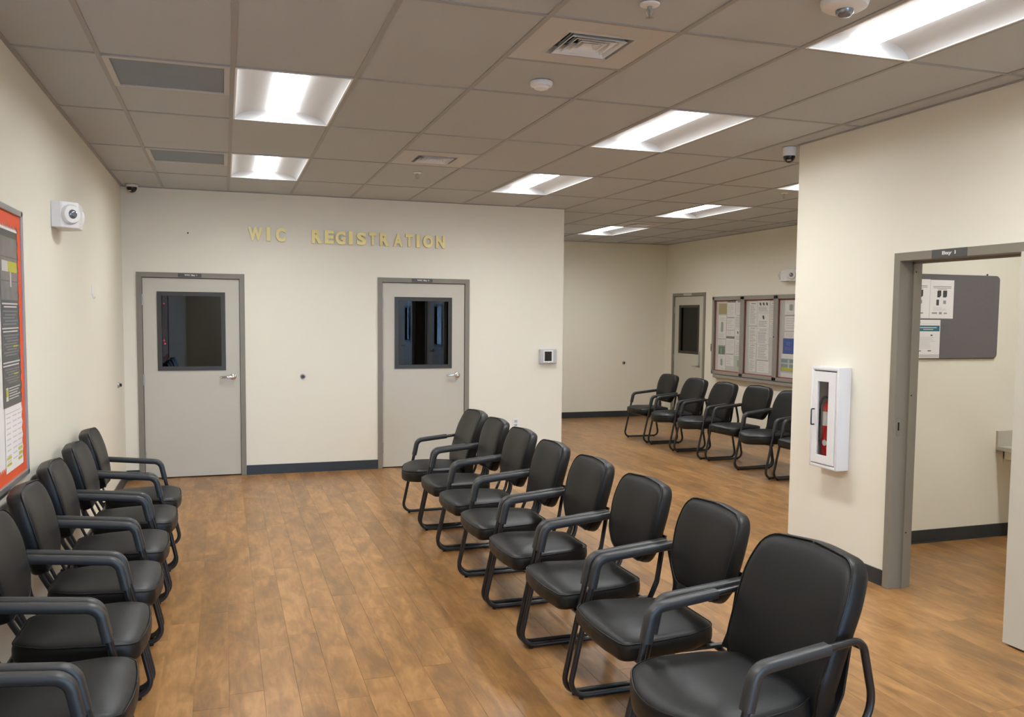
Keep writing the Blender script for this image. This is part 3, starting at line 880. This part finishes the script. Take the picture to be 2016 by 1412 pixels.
# ================================================================ PRINTED SHEETS
def sheet(name, parent, x0, x1, z0, z1, y, col, style, rnd, label, group, cat='notice', loc=None, rz=0):
    """paper on a wall in local coords of a wall frame located at loc, rotated rz (x right, y into wall)"""
    mats = [M[col], M['ink'], M['inkd'], M['mintd'], M['bluel'], M['yellow'], M['posterlt'], M['teal'], M['paper2']]
    w_, h_ = x1 - x0, z1 - z0
    m = MB(); m.box(0, w_, -.0008, 0, 0, h_, 0)
    def q(a, b, c, d, mi, k=1): m.box(a * w_, b * w_, -.0008 - .0004 * k, -.0008, c * h_, d * h_, mi)
    def lines(a, b, c, d, n, mi=1):
        for i in range(n):
            zc = d - (i + .5) * (d - c) / n
            q(a, a + (b - a) * rnd.uniform(.6, 1), zc - .16 * (d - c) / n, zc + .16 * (d - c) / n, mi)
    if style == 'txt': q(.2, .8, .90, .94, 1); lines(.08, .92, .05, .84, max(4, int(h_ / .022)))
    elif style == 'bar': q(.0, 1, .88, 1, 2); q(.1, .9, .925, .945, 8, 2); lines(.08, .92, .08, .80, max(4, int(h_ / .022)), 8)
    elif style == 'bar2': q(.2, 1, .86, .97, 1); lines(.08, .92, .08, .80, 7, 8)
    elif style == 'thin': q(0, .95, .93, .99, 1); lines(.1, .8, .1, .84, 5, 8)
    elif style == 'fig': lines(.15, .85, .75, .92, 3, 8); q(.3, .7, .32, .68, 8); q(.38, .6, .28, .72, 3, 2); lines(.1, .9, .05, .2, 3, 8)
    elif style.startswith('logo'):
        n = int(style[4])
        for i in range(n):
            cx = .5 + (i - (n - 1) / 2) * .27
            q(cx - .07, cx + .05, .68, .84, 2); q(cx - .03, cx + .08, .60, .76, 2, 2)
        lines(.1, .9, .1, .5, 4)
    elif style == 'photo' and col == 'sky_p':
        q(0, 1, .62, .72, 8); q(.04, 1, .14, .38, 5); q(.48, .58, .30, .95, 6, 2); q(0, 1, .0, .10, 8)
    elif style == 'photo': q(.0, 1, .86, 1, 3); q(.3, .5, .1, .7, 3)
    elif style == 'txtl': lines(.3, .85, .55, .78, 3, 4); lines(.15, .9, .25, .42, 3, 4)
    elif style == 'shoes':
        q(.12, .88, .82, .84, 1); q(.12, .88, .785, .80, 1); q(.3, .7, .75, .765, 1)
        q(.30, .42, .55, .72, 2); q(.34, .46, .58, .73, 2, 2); q(.54, .68, .55, .72, 2); q(.56, .71, .57, .73, 2, 2)
        q(.27, .38, .34, .49, 2); q(.56, .68, .38, .47, 1); lines(.15, .75, .20, .30, 3, 8); q(.1, .32, .12, .16, 1); q(.40, .52, .11, .17, 1); q(.60, .74, .12, .155, 1)
    elif style == 'tealhead':
        q(.05, .15, .92, .95, 1); q(.1, .9, .895, .90, 8)
        q(0, .97, .70, .85, 7); q(.1, .85, .785, .81, 6, 2); q(.28, .70, .74, .76, 6, 2)
        q(.6, .68, .58, .615, 2); lines(.08, .9, .25, .56, 9, 8); q(.12, .22, .18, .20, 2); q(.50, .64, .18, .205, 2); q(0, 1, .02, .10, 8)
    o = m.build(name, mats)
    P = Matrix.Rotation(rz, 3, 'Z') @ Vector((x0, y, 0))
    o.location = (loc[0] + P.x, loc[1] + P.y, loc[2] + z0)
    o.rotation_euler = (0, 0, rz)
    return tag(o, label, cat, group)

# ---- notice case in the alcove (right wall): three glazed doors
NC = empty('notice_case', (XF, 11.54, .815), -pi / 2, label='grey glazed notice case with three doors on the alcove wall above chairs', cat='notice case')
W_, H_, dp = 2.415, 1.17, .050
m = MB(); f = .035
m.box(0, W_, -.02, 0, 0, H_); m.build('back_panel', M['red'], NC)
m = MB(); m.cbox(0, f, -dp, 0, 0, H_, .003).cbox(W_ - f, W_, -dp, 0, 0, H_, .003).cbox(0, W_, -dp, 0, 0, f, .003).cbox(0, W_, -dp, 0, H_ - f, H_, .003)
m.build('case_frame', M['frame'] if False else mat('case_metal', (.34, .315, .28), .4, metal=.3), NC)
CM = bpy.data.materials['case_metal']
for k in range(3):
    a, b = .012 + k * .797, .012 + k * .797 + .794
    m = MB(); f = .045
    for q in ((a, a + f, .01, H_ - .01), (b - f, b, .01, H_ - .01)): m.cbox(q[0], q[1], -dp - .016, -dp, q[2], q[3], .003)
    m.cbox(a, b, -dp - .016, -dp, .01, .01 + f, .003); m.cbox(a, b, -dp - .016, -dp, H_ - .01 - f, H_ - .01, .003)
    dr = m.build('case_door', CM, NC)
    MB().box(a + .03, b - .03, -dp - .008, -dp - .005, .04, H_ - .04).build('pane', M['clear'], dr)
    if k == 1: MB().lathe([(.009, 0), (.009, -.005), (.004, -.006)], c=(b - .02, -dp - .016, .60), axis='y', seg=12).build('lock', M['lite'], dr)
MB().cbox(.08, W_ - .05, -.075, 0, -.045, -.002, .004).build('tray', CM, NC)
PAPERS = [(11.406,11.193,1.722,1.880,'tan',0),(11.167,10.963,1.684,1.922,'w','bar'),(10.944,10.760,1.723,1.919,'w','bar2'),(11.408,11.201,1.361,1.705,'w','fig'),(11.173,10.972,1.495,1.678,'w','thin'),(10.964,10.760,1.510,1.717,'w','txt'),(11.182,10.975,1.400,1.491,'w','thin'),(10.954,10.760,1.324,1.504,'w','logo2'),(11.408,11.200,1.261,1.353,'w','thin'),(11.182,10.973,1.147,1.394,'w','bar'),(11.386,11.215,1.123,1.255,'green','photo'),(11.394,11.196,0.890,1.117,'w','fig'),(11.182,10.977,0.959,1.140,'w','thin'),(10.945,10.760,1.121,1.318,'w','txt'),(10.954,10.759,0.895,1.115,'mint','fig'),
(10.605,10.421,1.569,1.898,'w','txt'),(10.408,10.125,1.744,1.910,'w','logo3'),(10.104,9.959,1.626,1.892,'w','txt'),(10.407,10.124,1.525,1.738,'w','logo1'),(10.599,10.415,1.313,1.542,'w','txt'),(10.405,10.122,1.310,1.519,'w','txt'),(10.109,9.947,1.410,1.615,'w','txt'),(10.597,10.422,1.078,1.302,'w','txt'),(10.395,10.120,1.096,1.300,'w','txt'),(10.588,10.431,0.917,1.072,'w','txt'),(10.385,10.110,0.913,1.087,'w','thin'),
(9.780,9.508,1.718,1.906,'w','fig'),(9.777,9.513,1.505,1.713,'w','thin'),(9.778,9.521,1.410,1.498,'w','thin'),(9.803,9.569,1.199,1.402,'blue','txtl'),(9.829,9.523,1.135,1.195,'w','none'),(9.839,9.524,0.949,1.129,'photo','photo'),(9.833,9.518,0.884,0.944,'w','none')]
PLAB = ['tan blank sheet at the top corner of the first case door', 'white notice with a dark heading bar at the top of the first case door', 'white notice with grey heading at the top right of the first case door',
 'tall white sheet below the tan one in the notice case', 'notice with a thin dark rule, second down in the middle of the first door', 'text sheet below the grey-headed notice, first case door',
 'short notice strip above the lower dark heading bar, first case door', 'sheet with two small dark emblems, right side of the first case door', 'short strip directly above the green picture in the notice case',
 'notice with a dark heading bar halfway down the first case door', 'small green picture in the notice case', 'white sheet below the green picture in the notice case', 'thin-ruled notice at the bottom middle of the first case door',
 'plain text sheet above the pale green one, first case door', 'pale green sheet at the bottom corner of the first case door',
 'text sheet at the top left of the middle case door', 'sheet with three dark emblems at the top of the middle case door', 'text sheet at the top right of the middle case door', 'sheet with one dark emblem, below the three-emblem sheet',
 'text sheet second down on the left of the middle case door', 'text sheet in the centre of the middle case door', 'text sheet second down on the right of the middle case door',
 'text sheet third down on the left of the middle case door', 'text sheet below the centre of the middle case door', 'lowest text sheet on the left of the middle case door', 'thin-ruled sheet at the bottom of the middle case door',
 'white sheet with a figure at the top of the third case door', 'thin-ruled white sheet second down in the third case door', 'short white strip above the blue notice', 'bright blue notice in the third case door',
 'blank white strip between the blue notice and the weather-like picture', 'blue-grey picture with a yellow band in the third case door', 'blank white strip at the bottom of the third case door']
rnd = random.Random(3)
for i, (a, b, z0, z1, c, s) in enumerate(PAPERS):
    col = {'w': 'paper', 'photo': 'sky_p'}.get(c, c)
    if isinstance(s, int): s = 'none'
    sheet('notice', None, 11.54 - a, 11.54 - b, z0, z1, -.0225 - .0012 * (i % 3), col, s, rnd, PLAB[i], 'notices in the glazed case', loc=(XF, 11.54, 0), rz=-pi / 2)
for k, (a, b) in enumerate(((11.472, 10.775), (10.69, 9.965), (9.895, 9.18))):
    o = MB().box(0, a - b, -.001, 0, 0, 1.03).build('backing_paper', M['paper2'])
    o.location = (XF - .0205, a, .87 + .012); o.rotation_euler = (0, 0, -pi / 2)
    tag(o, 'white backing sheet behind the notices of the %s case door' % ('first', 'middle', 'third')[k], 'paper', 'backing sheets in the notice case')

# ---- left bulletin board with orange scalloped border
BB = empty('bulletin_board', (XL, 2.30, .865), pi / 2, label='bulletin board with an orange scalloped border on the left wall', cat='bulletin board')
Wb, Hb, f = 2.46, 1.275, .028
m = MB(); m.cbox(0, f, -.02, 0, 0, Hb, .003).cbox(Wb - f, Wb, -.02, 0, 0, Hb, .003).cbox(0, Wb, -.02, 0, 0, f, .003).cbox(0, Wb, -.02, 0, Hb - f, Hb, .003)
m.build('board_frame', M['alum'], BB)
MB().box(f * .5, Wb - f * .5, -.008, 0, f * .5, Hb - f * .5).build('backing', M['paper'], BB)
br = MB(); bw = .062
def strip(p0, p1, inn, n, amp, per, yo=-.0095):
    """band between the straight outer line p0-p1 and a scalloped inner line"""
    vs_ = []
    for i in range(n + 1):
        t_ = i / n
        x = p0[0] + (p1[0] - p0[0]) * t_; z = p0[1] + (p1[1] - p0[1]) * t_
        d = math.hypot(p1[0] - p0[0], p1[1] - p0[1]) * t_
        wv = bw + amp * (abs(sin(pi * d / per)) - .5)
        vs_ += [(x, yo, z), (x + inn[0] * wv, yo, z + inn[1] * wv)]
    br.add(vs_, [(2 * i, 2 * i + 1, 2 * i + 3, 2 * i + 2) for i in range(n)])
strip((f, f), (Wb - f, f), (0, 1), 480, .022, .030)
strip((f, Hb - f), (Wb - f, Hb - f), (0, -1), 480, .022, .030)
strip((f, f), (f, Hb - f), (1, 0), 200, .022, .060, -.0112)
strip((Wb - f, f), (Wb - f, Hb - f), (-1, 0), 200, .022, .060, -.0112)
ob = br.build('scalloped_border', M['orange'], BB)
pass

# dark poster with photographs
pw, ph = .354, .80
mats = [M['poster'], M['photo'], M['posterlt'], M['yellow'], M['postergr'], M['paper2']]
m = MB(); m.box(0, pw, -.001, 0, 0, ph, 0)
def q(a, b, t0, t1, mi, k=1): m.box(a * pw, b * pw, -.001 - .0004 * k, -.001, (1 - t1) * ph, (1 - t0) * ph, mi)
q(.04, .96, .04, .15, 1); q(.04, .96, .155, .285, 1); q(.04, .96, .29, .395, 1)
q(.10, .42, .175, .235, 2, 2); q(.42, .92, .175, .235, 3, 2); q(.52, .60, .235, .32, 5, 2)
q(.06, .92, .412, .421, 2); q(.15, .86, .430, .438, 2)
for i, t0 in enumerate((.455, .475, .492, .510, .528)): q(.08 + .1 * (i % 2), .9 - .08 * (i % 3), t0, t0 + .008, 4)
q(.04, .94, .552, .560, 2); q(.08, .88, .570, .578, 2)
for i in range(8): q(.08 + .08 * (i % 3), .94 - .12 * (i % 2), .592 + i * .016, .600 + i * .016, 4)
q(.6, .85, .656, .664, 3, 2)
q(.04, .96, .745, .753, 2); q(.02, .90, .763, .771, 2)
for i in range(6): q(.1 + .08 * (i % 3), .9 - .12 * (i % 2), .785 + i * .015, .792 + i * .015, 4)
q(.6, .84, .815, .823, 3, 2)
q(.14, .26, .89, .965, 2); q(.14, .24, .90, .94, 3, 2)
for i in range(5): q(.30, .92 - .08 * (i % 3), .893 + i * .015, .899 + i * .015, 2)
o = m.build('poster', mats); o.location = (XL + .0092, 4.318, 1.228); o.rotation_euler = (0, 0, pi / 2)
tag(o, 'tall dark poster with grey photographs and a yellow strip on the bulletin board', 'poster')
# white printed sheet below it
pw, ph = .34, .29
mats = [M['paper'], M['ink'], M['yellow'], M['paper2']]
m = MB(); m.box(0, pw, -.001, 0, 0, ph, 0)
def q(a, b, t0, t1, mi, k=1): m.box(a * pw, b * pw, -.001 - .0003 * k, -.001, (1 - t1) * ph, (1 - t0) * ph, mi)
q(.05, .9, .08, .095, 3)
for i in range(9):
    q(.08, .30, .14 + i * .085, .16 + i * .085, 3); q(.42, .66, .14 + i * .085, .16 + i * .085, 3); q(.72, .95, .14 + i * .085, .16 + i * .085, 3)
q(.72, .95, .70, .74, 2, 2); q(.74, .95, .78, .82, 2, 2); q(.70, .93, .86, .90, 2, 2); q(.05, .3, .76, .80, 2, 2); q(.05, .3, .86, .90, 2, 2)
o = m.build('printed_sheet', mats); o.location = (XL + .0098, 4.33, .935); o.rotation_euler = (0, 0, pi / 2)
tag(o, 'white sheet with yellow highlighted lines under the dark poster on the board', 'paper')
o = sheet('printed_sheet', None, 1.70, 1.98, 1.25, 1.95, -.0092, 'paper', 'txt', rnd, 'plain white text sheet beside the dark poster on the bulletin board', None, cat='paper', loc=(XL, 2.30, 0), rz=pi / 2)

# ================================================================ FIRE EXTINGUISHER CABINET
yc0, yc1 = 4.632, 4.913
EC = empty('extinguisher_cabinet', (XW, yc1, .665), -pi / 2, label='white fire extinguisher cabinet with a narrow window on the near right wall', cat='cabinet')
cw, chh, cd = yc1 - yc0, .68, .10
m = MB(); s_ = .024
m.cbox(0, s_, -cd, 0, 0, chh, .006).cbox(cw - s_, cw, -cd, 0, 0, chh, .006).cbox(.01, cw - .01, -cd, 0, 0, s_, .006).cbox(.01, cw - .01, -cd, 0, chh - s_, chh, .006)
m.build('cabinet_body', M['white'], EC, smooth=40)
m = MB(); m.box(.022, .026, -.09, .11, .02, chh - .02); m.box(cw - .026, cw - .022, -.09, .11, .02, chh - .02); m.box(.022, cw - .022, .106, .11, .02, chh - .02)
m.box(.022, cw - .022, -.09, .11, .020, .028); m.box(.022, cw - .022, -.09, .11, chh - .028, chh - .02)
m.build('tub', mat('tub_enamel', (.50, .49, .47), .5), EC)
m = MB(); a, b, c, d = .028, cw - .028, .030, chh - .034
wa, wb, wc, wd = .076, .185, .085, .58
m.cbox(a, wa, -cd - .004, -cd + .014, c, d, .002).cbox(wb, b, -cd - .004, -cd + .014, c, d, .002).cbox(wa - .003, wb + .003, -cd - .004, -cd + .014, c, wc, .002).cbox(wa - .003, wb + .003, -cd - .004, -cd + .014, wd, d, .002)
dr = m.build('cabinet_door', M['white'], EC)
MB().box(wa, wb, -cd + .006, -cd + .009, wc, wd).build('pane', M['clear'], dr)
MB().tube(fillet([(.050, -cd - .002, .390), (.050, -cd - .028, .390), (.050, -cd - .028, .285), (.050, -cd - .002, .285)], .006), .0045, 8).build('pull_handle', M['black'], dr, smooth=40)
# the extinguisher itself
FE = empty('fire_extinguisher', (3.872, 4.812, .696), label='red fire extinguisher with a white label inside the wall cabinet', cat='fire extinguisher')
MB().lathe([(.050, 0), (.056, .008), (.056, .36), (.050, .39), (.030, .412), (.018, .418)], seg=28).build('cylinder', M['extred'], FE, smooth=50)
def wrap(z0, z1, a0, a1, n=10, r=.0572, round_=False):
    m = MB(); vs_ = []
    for i in range(n + 1):
        a = a0 + (a1 - a0) * i / n; k = sin(pi * i / n) ** .5 if round_ else 1; zc = (z0 + z1) / 2; hz = (z1 - z0) / 2 * k
        vs_ += [(r * cos(a), r * sin(a), zc - hz), (r * cos(a), r * sin(a), zc + hz)]
    return m.add(vs_, [(2 * i, 2 * i + 1, 2 * i + 3, 2 * i + 2) for i in range(n)])
wrap(.250, .345, R_(160), R_(222)).build('paper_label', M['posterlt'], FE, smooth=50)
wrap(.115, .155, R_(168), R_(212), round_=True).build('round_tag', M['posterlt'], FE, smooth=50)
MB().lathe([(.017, .415), (.017, .445), (.012, .450)], seg=16).tube(fillet([(0, 0, .44), (0, -.03, .46), (0, -.09, .465)], .02), .008, 8).tube([(0, 0, .445), (0, -.08, .485)], .006, 8).build('valve_handle', M['black'], FE, smooth=50)
MB().tube(fillet([(-.01, .02, .435), (-.03, .05, .44), (-.045, .062, .38), (-.045, .060, .14)], .03), .008, 8).build('hose', M['black'], FE, smooth=50)

# ================================================================ BAY ROOM CONTENT (seen through the doorway)
TB = empty('tackboard', (4.34, 5.05, 1.379), label='grey fabric tackboard with rounded corners in the bay room', cat='tackboard')
wt, ht = 1.20, .612
pts = [(0, 0), (wt, 0), (wt, ht), (0, ht)]
ol = fillet([(x, 0, z) for x, z in pts], .03, closed=True, seg=5)
MB().rings([[(p.x, 0, p.z) for p in ol], [(p.x, -.014, p.z) for p in ol], [(p.x + (.6 - p.x) * .006, -.018, p.z + (.3 - p.z) * .006) for p in ol]], capa=False).build('board_panel', M['grey_felt'], TB, smooth=40)
MB().tube([(p.x, -.010, p.z) for p in ol], .005, 6, closed=True, up=(0, 1, 0)).build('edge_trim', M['sign'], TB, smooth=40)
L0 = (0, 5.05, 0)
sheet('notice', None, 4.882, 5.100, 1.673, 1.954, -.0185, 'paper', 'shoes', rnd, 'white sheet with four small dark pictures, fully seen on the tackboard', 'sheets on the tackboard', loc=L0)
sheet('notice', None, 4.660, 4.880, 1.673, 1.957, -.0185, 'paper', 'shoes', rnd, 'white sheet with dark pictures half hidden by the doorway jamb', 'sheets on the tackboard', loc=L0)
sheet('notice', None, 4.771, 4.987, 1.382, 1.663, -.0185, 'paper', 'tealhead', rnd, 'white sheet with a teal heading band on the tackboard', 'sheets on the tackboard', loc=L0)
t = empty('wall_nail', (5.424, 5.05, 2.003), label='small dark nail in the wall just above the grey tackboard', cat='nail')
MB().lathe([(.003, 0), (.003, -.008), (.007, -.009), (.005, -.012)], axis='y', seg=10).build('nail_head', M['lite'], t)
CT = empty('counter', (5.59, 5.05, 0), label='beige wall-mounted counter with backsplash in the bay room', cat='counter')
MB().cbox(0, 1.30, -.62, 0, .672, .704, .003).build('countertop', M['counter'], CT)
MB().cbox(0, 1.30, -.02, 0, .704, .822, .002).build('backsplash', M['counter'], CT)
for x in (.08, .68):
    MB().box(x, x + .035, -.16, 0, .60, .672).box(x, x + .035, -.012, 0, .50, .672).build('bracket', M['wall'], CT)

# ================================================================ BEHIND THE DOOR GLASS
t = empty('string_lights', (-.59, 9.6, 1.33), label='string of small red lights behind the glass of the WIC Bay 1 door', cat='string lights')
cord = MB(); cord.tube([(-.585, 9.6, 1.90), (-.595, 9.6, 1.62), (-.575, 9.6, 1.48), (-.588, 9.6, 1.33)], .002, 5); cord.build('cord', M['black'], t, world=True)
for (x, z, r) in ((-.585, 1.757, .009), (-.607, 1.584, .004), (-.575, 1.488, .004), (-.588, 1.378, .009), (-.579, 1.344, .010)):
    MB().lathe([(.001, -r), (r * .7, -r * .7), (r, 0), (r * .7, r * .7), (.001, r)], c=(x, 9.6, z), seg=10).build('bulb', M['redled'], t, world=True, smooth=60)

# ================================================================ CHAIRS
def rounded(pts, rad, seg=7):
    return [(p.x, p.y) for p in fillet([(x, y, 0) for x, y in pts], rad, closed=True, seg=seg)]
def densify(pl, mx=.03):
    out = []
    for i, p in enumerate(pl):
        q = pl[(i + 1) % len(pl)]; d = math.hypot(q[0] - p[0], q[1] - p[1]); k = max(1, int(math.ceil(d / mx)))
        out += [(p[0] + (q[0] - p[0]) * j / k, p[1] + (q[1] - p[1]) * j / k) for j in range(k)]
    return out
def cushion(outline, th, crown, fmap, soft=.022):
    """closed cushion from an outline (u,v): rings bottom -> side -> top; fmap(u,v,h)->xyz"""
    cu = sum(p[0] for p in outline) / len(outline); cv = sum(p[1] for p in outline) / len(outline)
    def ring(inset, h):
        r_ = []
        for (u, v) in outline:
            d = math.hypot(u - cu, v - cv); k = max(0.0, 1 - inset / d)
            r_.append(fmap(cu + (u - cu) * k, cv + (v - cv) * k, h))
        return r_
    def scal(s_, h): return [fmap(cu + (u - cu) * s_, cv + (v - cv) * s_, h) for (u, v) in outline]
    H = th / 2
    rr = [scal(.12, -H), scal(.5, -H), ring(.03, -H), ring(.010, -H + .004), ring(.002, -H + .014), ring(0, -H * .3), ring(0, H * .3), ring(.003, H - soft * .7),
          ring(.010, H - soft * .25), ring(soft, H), scal(.86, H + crown * .25), scal(.70, H + crown * .6), scal(.50, H + crown * .85), scal(.28, H + crown), scal(.10, H + crown)]
    m = MB(); m.rings(rr)
    pipe = ring(.004, H - soft * .35)
    return m, pipe

X0 = .29
def make_chair(kind):
    t = empty('guest_chair', (0, 0, 0))
    # seat
    if kind == 'S':
        ol = [(-.225, -.165), (-.10, -.225), (.11, -.256), (.215, -.240), (.234, -.10), (.238, 0), (.234, .10), (.215, .240), (.11, .256), (-.10, .225), (-.225, .165)]
        rad = [.07, .2, .2, .055, .3, .4, .3, .055, .2, .2, .07]; th, crown = .078, .012
    else:
        ol = [(-.225, -.17), (-.10, -.24), (.08, -.262), (.205, -.235), (.268, -.10), (.282, 0), (.268, .10), (.205, .235), (.08, .262), (-.10, .24), (-.225, .17)]
        rad = [.07, .2, .2, .12, .3, .4, .3, .12, .2, .2, .07]; th, crown = .095, .020
    ol = densify(rounded(ol, rad, 5), .035)
    def sm(u, v, h):
        z = .455 - th / 2 + h
        if u > .10: z -= 1.15 * (u - .10) ** 2
        z += .06 * u * .25 - .12 * max(0, abs(v) - .12) ** 2 * 4
        return (u + .085, v, z)
    m, pipe = cushion(ol, th, crown, sm)
    seat = m.build('seat', M['vinyl'], t, smooth=55)
    MB().tube(pipe, .0032, 6, closed=True, up=(0, 0, 1)).build('piping', M['vinyl'], seat, smooth=60)
    # backrest  (u = lateral, v = height)
    if kind == 'S':
        ol = [(-.150, .515), (.150, .515), (.215, .60), (.232, .76), (.205, .878), (0, .892), (-.205, .878), (-.232, .76), (-.215, .60)]
        rad = [.08, .08, .10, .3, .075, .6, .075, .3, .10]; th = .070
        xf = lambda z: -.172 - .235 * (z - .57)
    else:
        ol = [(-.215, .345), (.215, .345), (.240, .50), (.248, .74), (.215, .868), (0, .885), (-.215, .868), (-.248, .74), (-.240, .50)]
        rad = [.05, .05, .2, .3, .085, .6, .085, .3, .2]; th = .080
        xf = lambda z: -.130 - .345 * max(z - .47, (z - .47) * .15)
    ol = densify(rounded(ol, rad, 5), .035)
    def bmap(u, v, h):
        x = xf(v) + h + .30 * u * u - .45 * (v - .70) ** 2 * (1 if v > .70 else .4)
        return (x, u, v + .235 * h)
    m, pipe = cushion(ol, th, .012 if kind == 'S' else .008, bmap, soft=.020)
    bk = m.build('backrest', M['vinyl'], t, smooth=55)
    MB().tube(pipe, .0030, 6, closed=True, up=(0, 1, 0)).build('piping', M['vinyl'], bk, smooth=60)
    # side frames: one closed loop of tube per side
    yy = .279
    for s in (-1, 1):
        y = s * yy
        loop = [(-.018, .0155), (.112, .612), (.495, .650), (.545, .43), (.462, .28), (.512, .0155)]
        rad = [.065, .055, .045, .14, .12, .06]
        P = fillet([(X0 - d, y, z) for d, z in loop], rad, closed=True, seg=7)
        MB().tube(P, .0125, 10, closed=True, up=(0, 1, 0)).build('side_frame', M['tube'], t, smooth=60)
        # arm pad
        a0 = (.086, .490); end = .478 if kind == 'S' else .365
        zl = lambda d: .612 + (d - .112) * .038 / .383
        P = fillet([(X0 - a0[0], y, a0[1]), (X0 - .112, y, .614), (X0 - end, y, zl(end) + .002)], [0, .055, 0], seg=8)
        prof = [(.0155, -.016), (.0155, .016), (.011, .0205), (-.012, .0205), (-.018, .015), (-.018, -.015), (-.012, -.0205), (.011, -.0205)]
        MB().sweep(P, prof, up=(0, 1, 0)).build('armrest', M['pad'], t, smooth=50)
        # bar joining the frame to the backrest
        bx_ = MB(); xb = X0 - .43
        pz = fillet([(X0 - .44, s * .215, .372), (X0 - .475, s * .215, .45), (X0 - .515, s * .205, .66)], .06)
        bx_.sweep(pz, [(.004, -.016), (.004, .016), (-.004, .016), (-.004, -.016)], up=(0, 1, 0))
        bx_.tube([(X0 - .505, s * .19, .615), (X0 - .505, s * (yy - .006), .615)], .008, 8)
        bx_.build('back_bracket', M['tube'], t, smooth=40)
        for d in (.045, .44):
            MB().lathe([(.010, .0), (.012, .004), (.012, .010)], c=(X0 - d, y, 0), seg=10).build('glide', M['black'], t)
    for (d, z) in ((.075, .352), (.452, .342)):
        MB().tube([(X0 - d, -yy, z), (X0 - d, yy, z)], .0115, 10).build('cross_bar', M['tube'], t, smooth=60)
    for s in (-1, 1): MB().box(X0 - .47, X0 - .06, s * .17 - .012, s * .17 + .012, .356, .368).build('seat_rail', M['tube'], t)
    reg(t)
    return t
PS, PT = make_chair('S'), make_chair('T')
used = set()
def place(kind, x, y, rz, label, group):
    p = PS if kind == 'S' else PT
    if kind in used: o = dup(p, (x, y, 0), rz)
    else: used.add(kind); o = p; o.location = (x, y, 0); o.rotation_euler = (0, 0, rz)
    return tag(o, label, 'chair', group)
ordn = ['first', 'second', 'third', 'fourth', 'fifth', 'sixth', 'seventh', 'eighth']
CYS = [6.82, 6.18, 5.56, 4.93, 4.31, 3.70, 3.09, 2.455]
CL = ['far end chair of the centre row, rounded seat, by the WIC Bay 3 door', 'second black chair from the far end of the centre row', 'third black chair from the far end of the centre row',
      'fourth black chair from the far end of the centre row', 'fourth black chair from the near end of the centre row', 'third black chair from the near end of the centre row',
      'second black chair from the near end of the centre row', 'large near end chair of the centre row, bare tube behind armrests']
for i, y in enumerate(CYS):
    k = 'T' if i in (0, 7) else 'S'
    ch_ = place(k, 1.675 + (.035, .035, .025, .008, .006, .010, .022, -.012)[i], y, pi + (.02, 0, .01, -.01, 0, .008, -.004, .07)[i], CL[i], 'black chairs of the centre row')
    if i == 7: ch_.scale = (1.08, 1.04, 1.0)      # the end chair is a larger model
LYS = [6.235, 5.60, 4.94, 4.29, 3.65, 3.03, 2.41]
LLb = ['far end black chair along the left wall, nearest the WIC Bay 1 door', 'second black chair from the far end along the left wall', 'third black chair from the far end along the left wall',
       'middle black chair of the row along the left wall', 'fifth black chair from the far end along the left wall, under the bulletin board corner', 'black chair along the left wall, next to the nearest one, only seat and arms seen',
       'nearest black chair along the left wall, cut off by the bottom corner']
for i, y in enumerate(LYS):
    place('S', -.612 + (.0, .006, -.004, .003, -.003, .004, .0)[i], y, (.01, -.015, .01, 0, -.01, .008, 0)[i], LLb[i], 'black chairs along the left wall')
FYS = [(10.50, 'S'), (9.80, 'T'), (9.12, 'T'), (8.46, 'S'), (7.83, 'T'), (7.19, 'S')]
FL = ['far end black chair in the alcove row, flat seat, in front of the far door', 'second alcove chair from the far end, rounded seat', 'third alcove chair from the far end, rounded seat below the notice case',
      'fourth alcove chair from the far end, flat seat, backrest with a gap below', 'fifth alcove chair from the far end, cut by the near right wall', 'last alcove chair, almost hidden by the near right wall']
for i, (y, k) in enumerate(FYS):
    place(k, 5.54 + (0, 0, 0, .05, .03, .08)[i], y, pi + (.0, .01, -.01, .06, .02, 0)[i], FL[i], 'black chairs in the alcove')
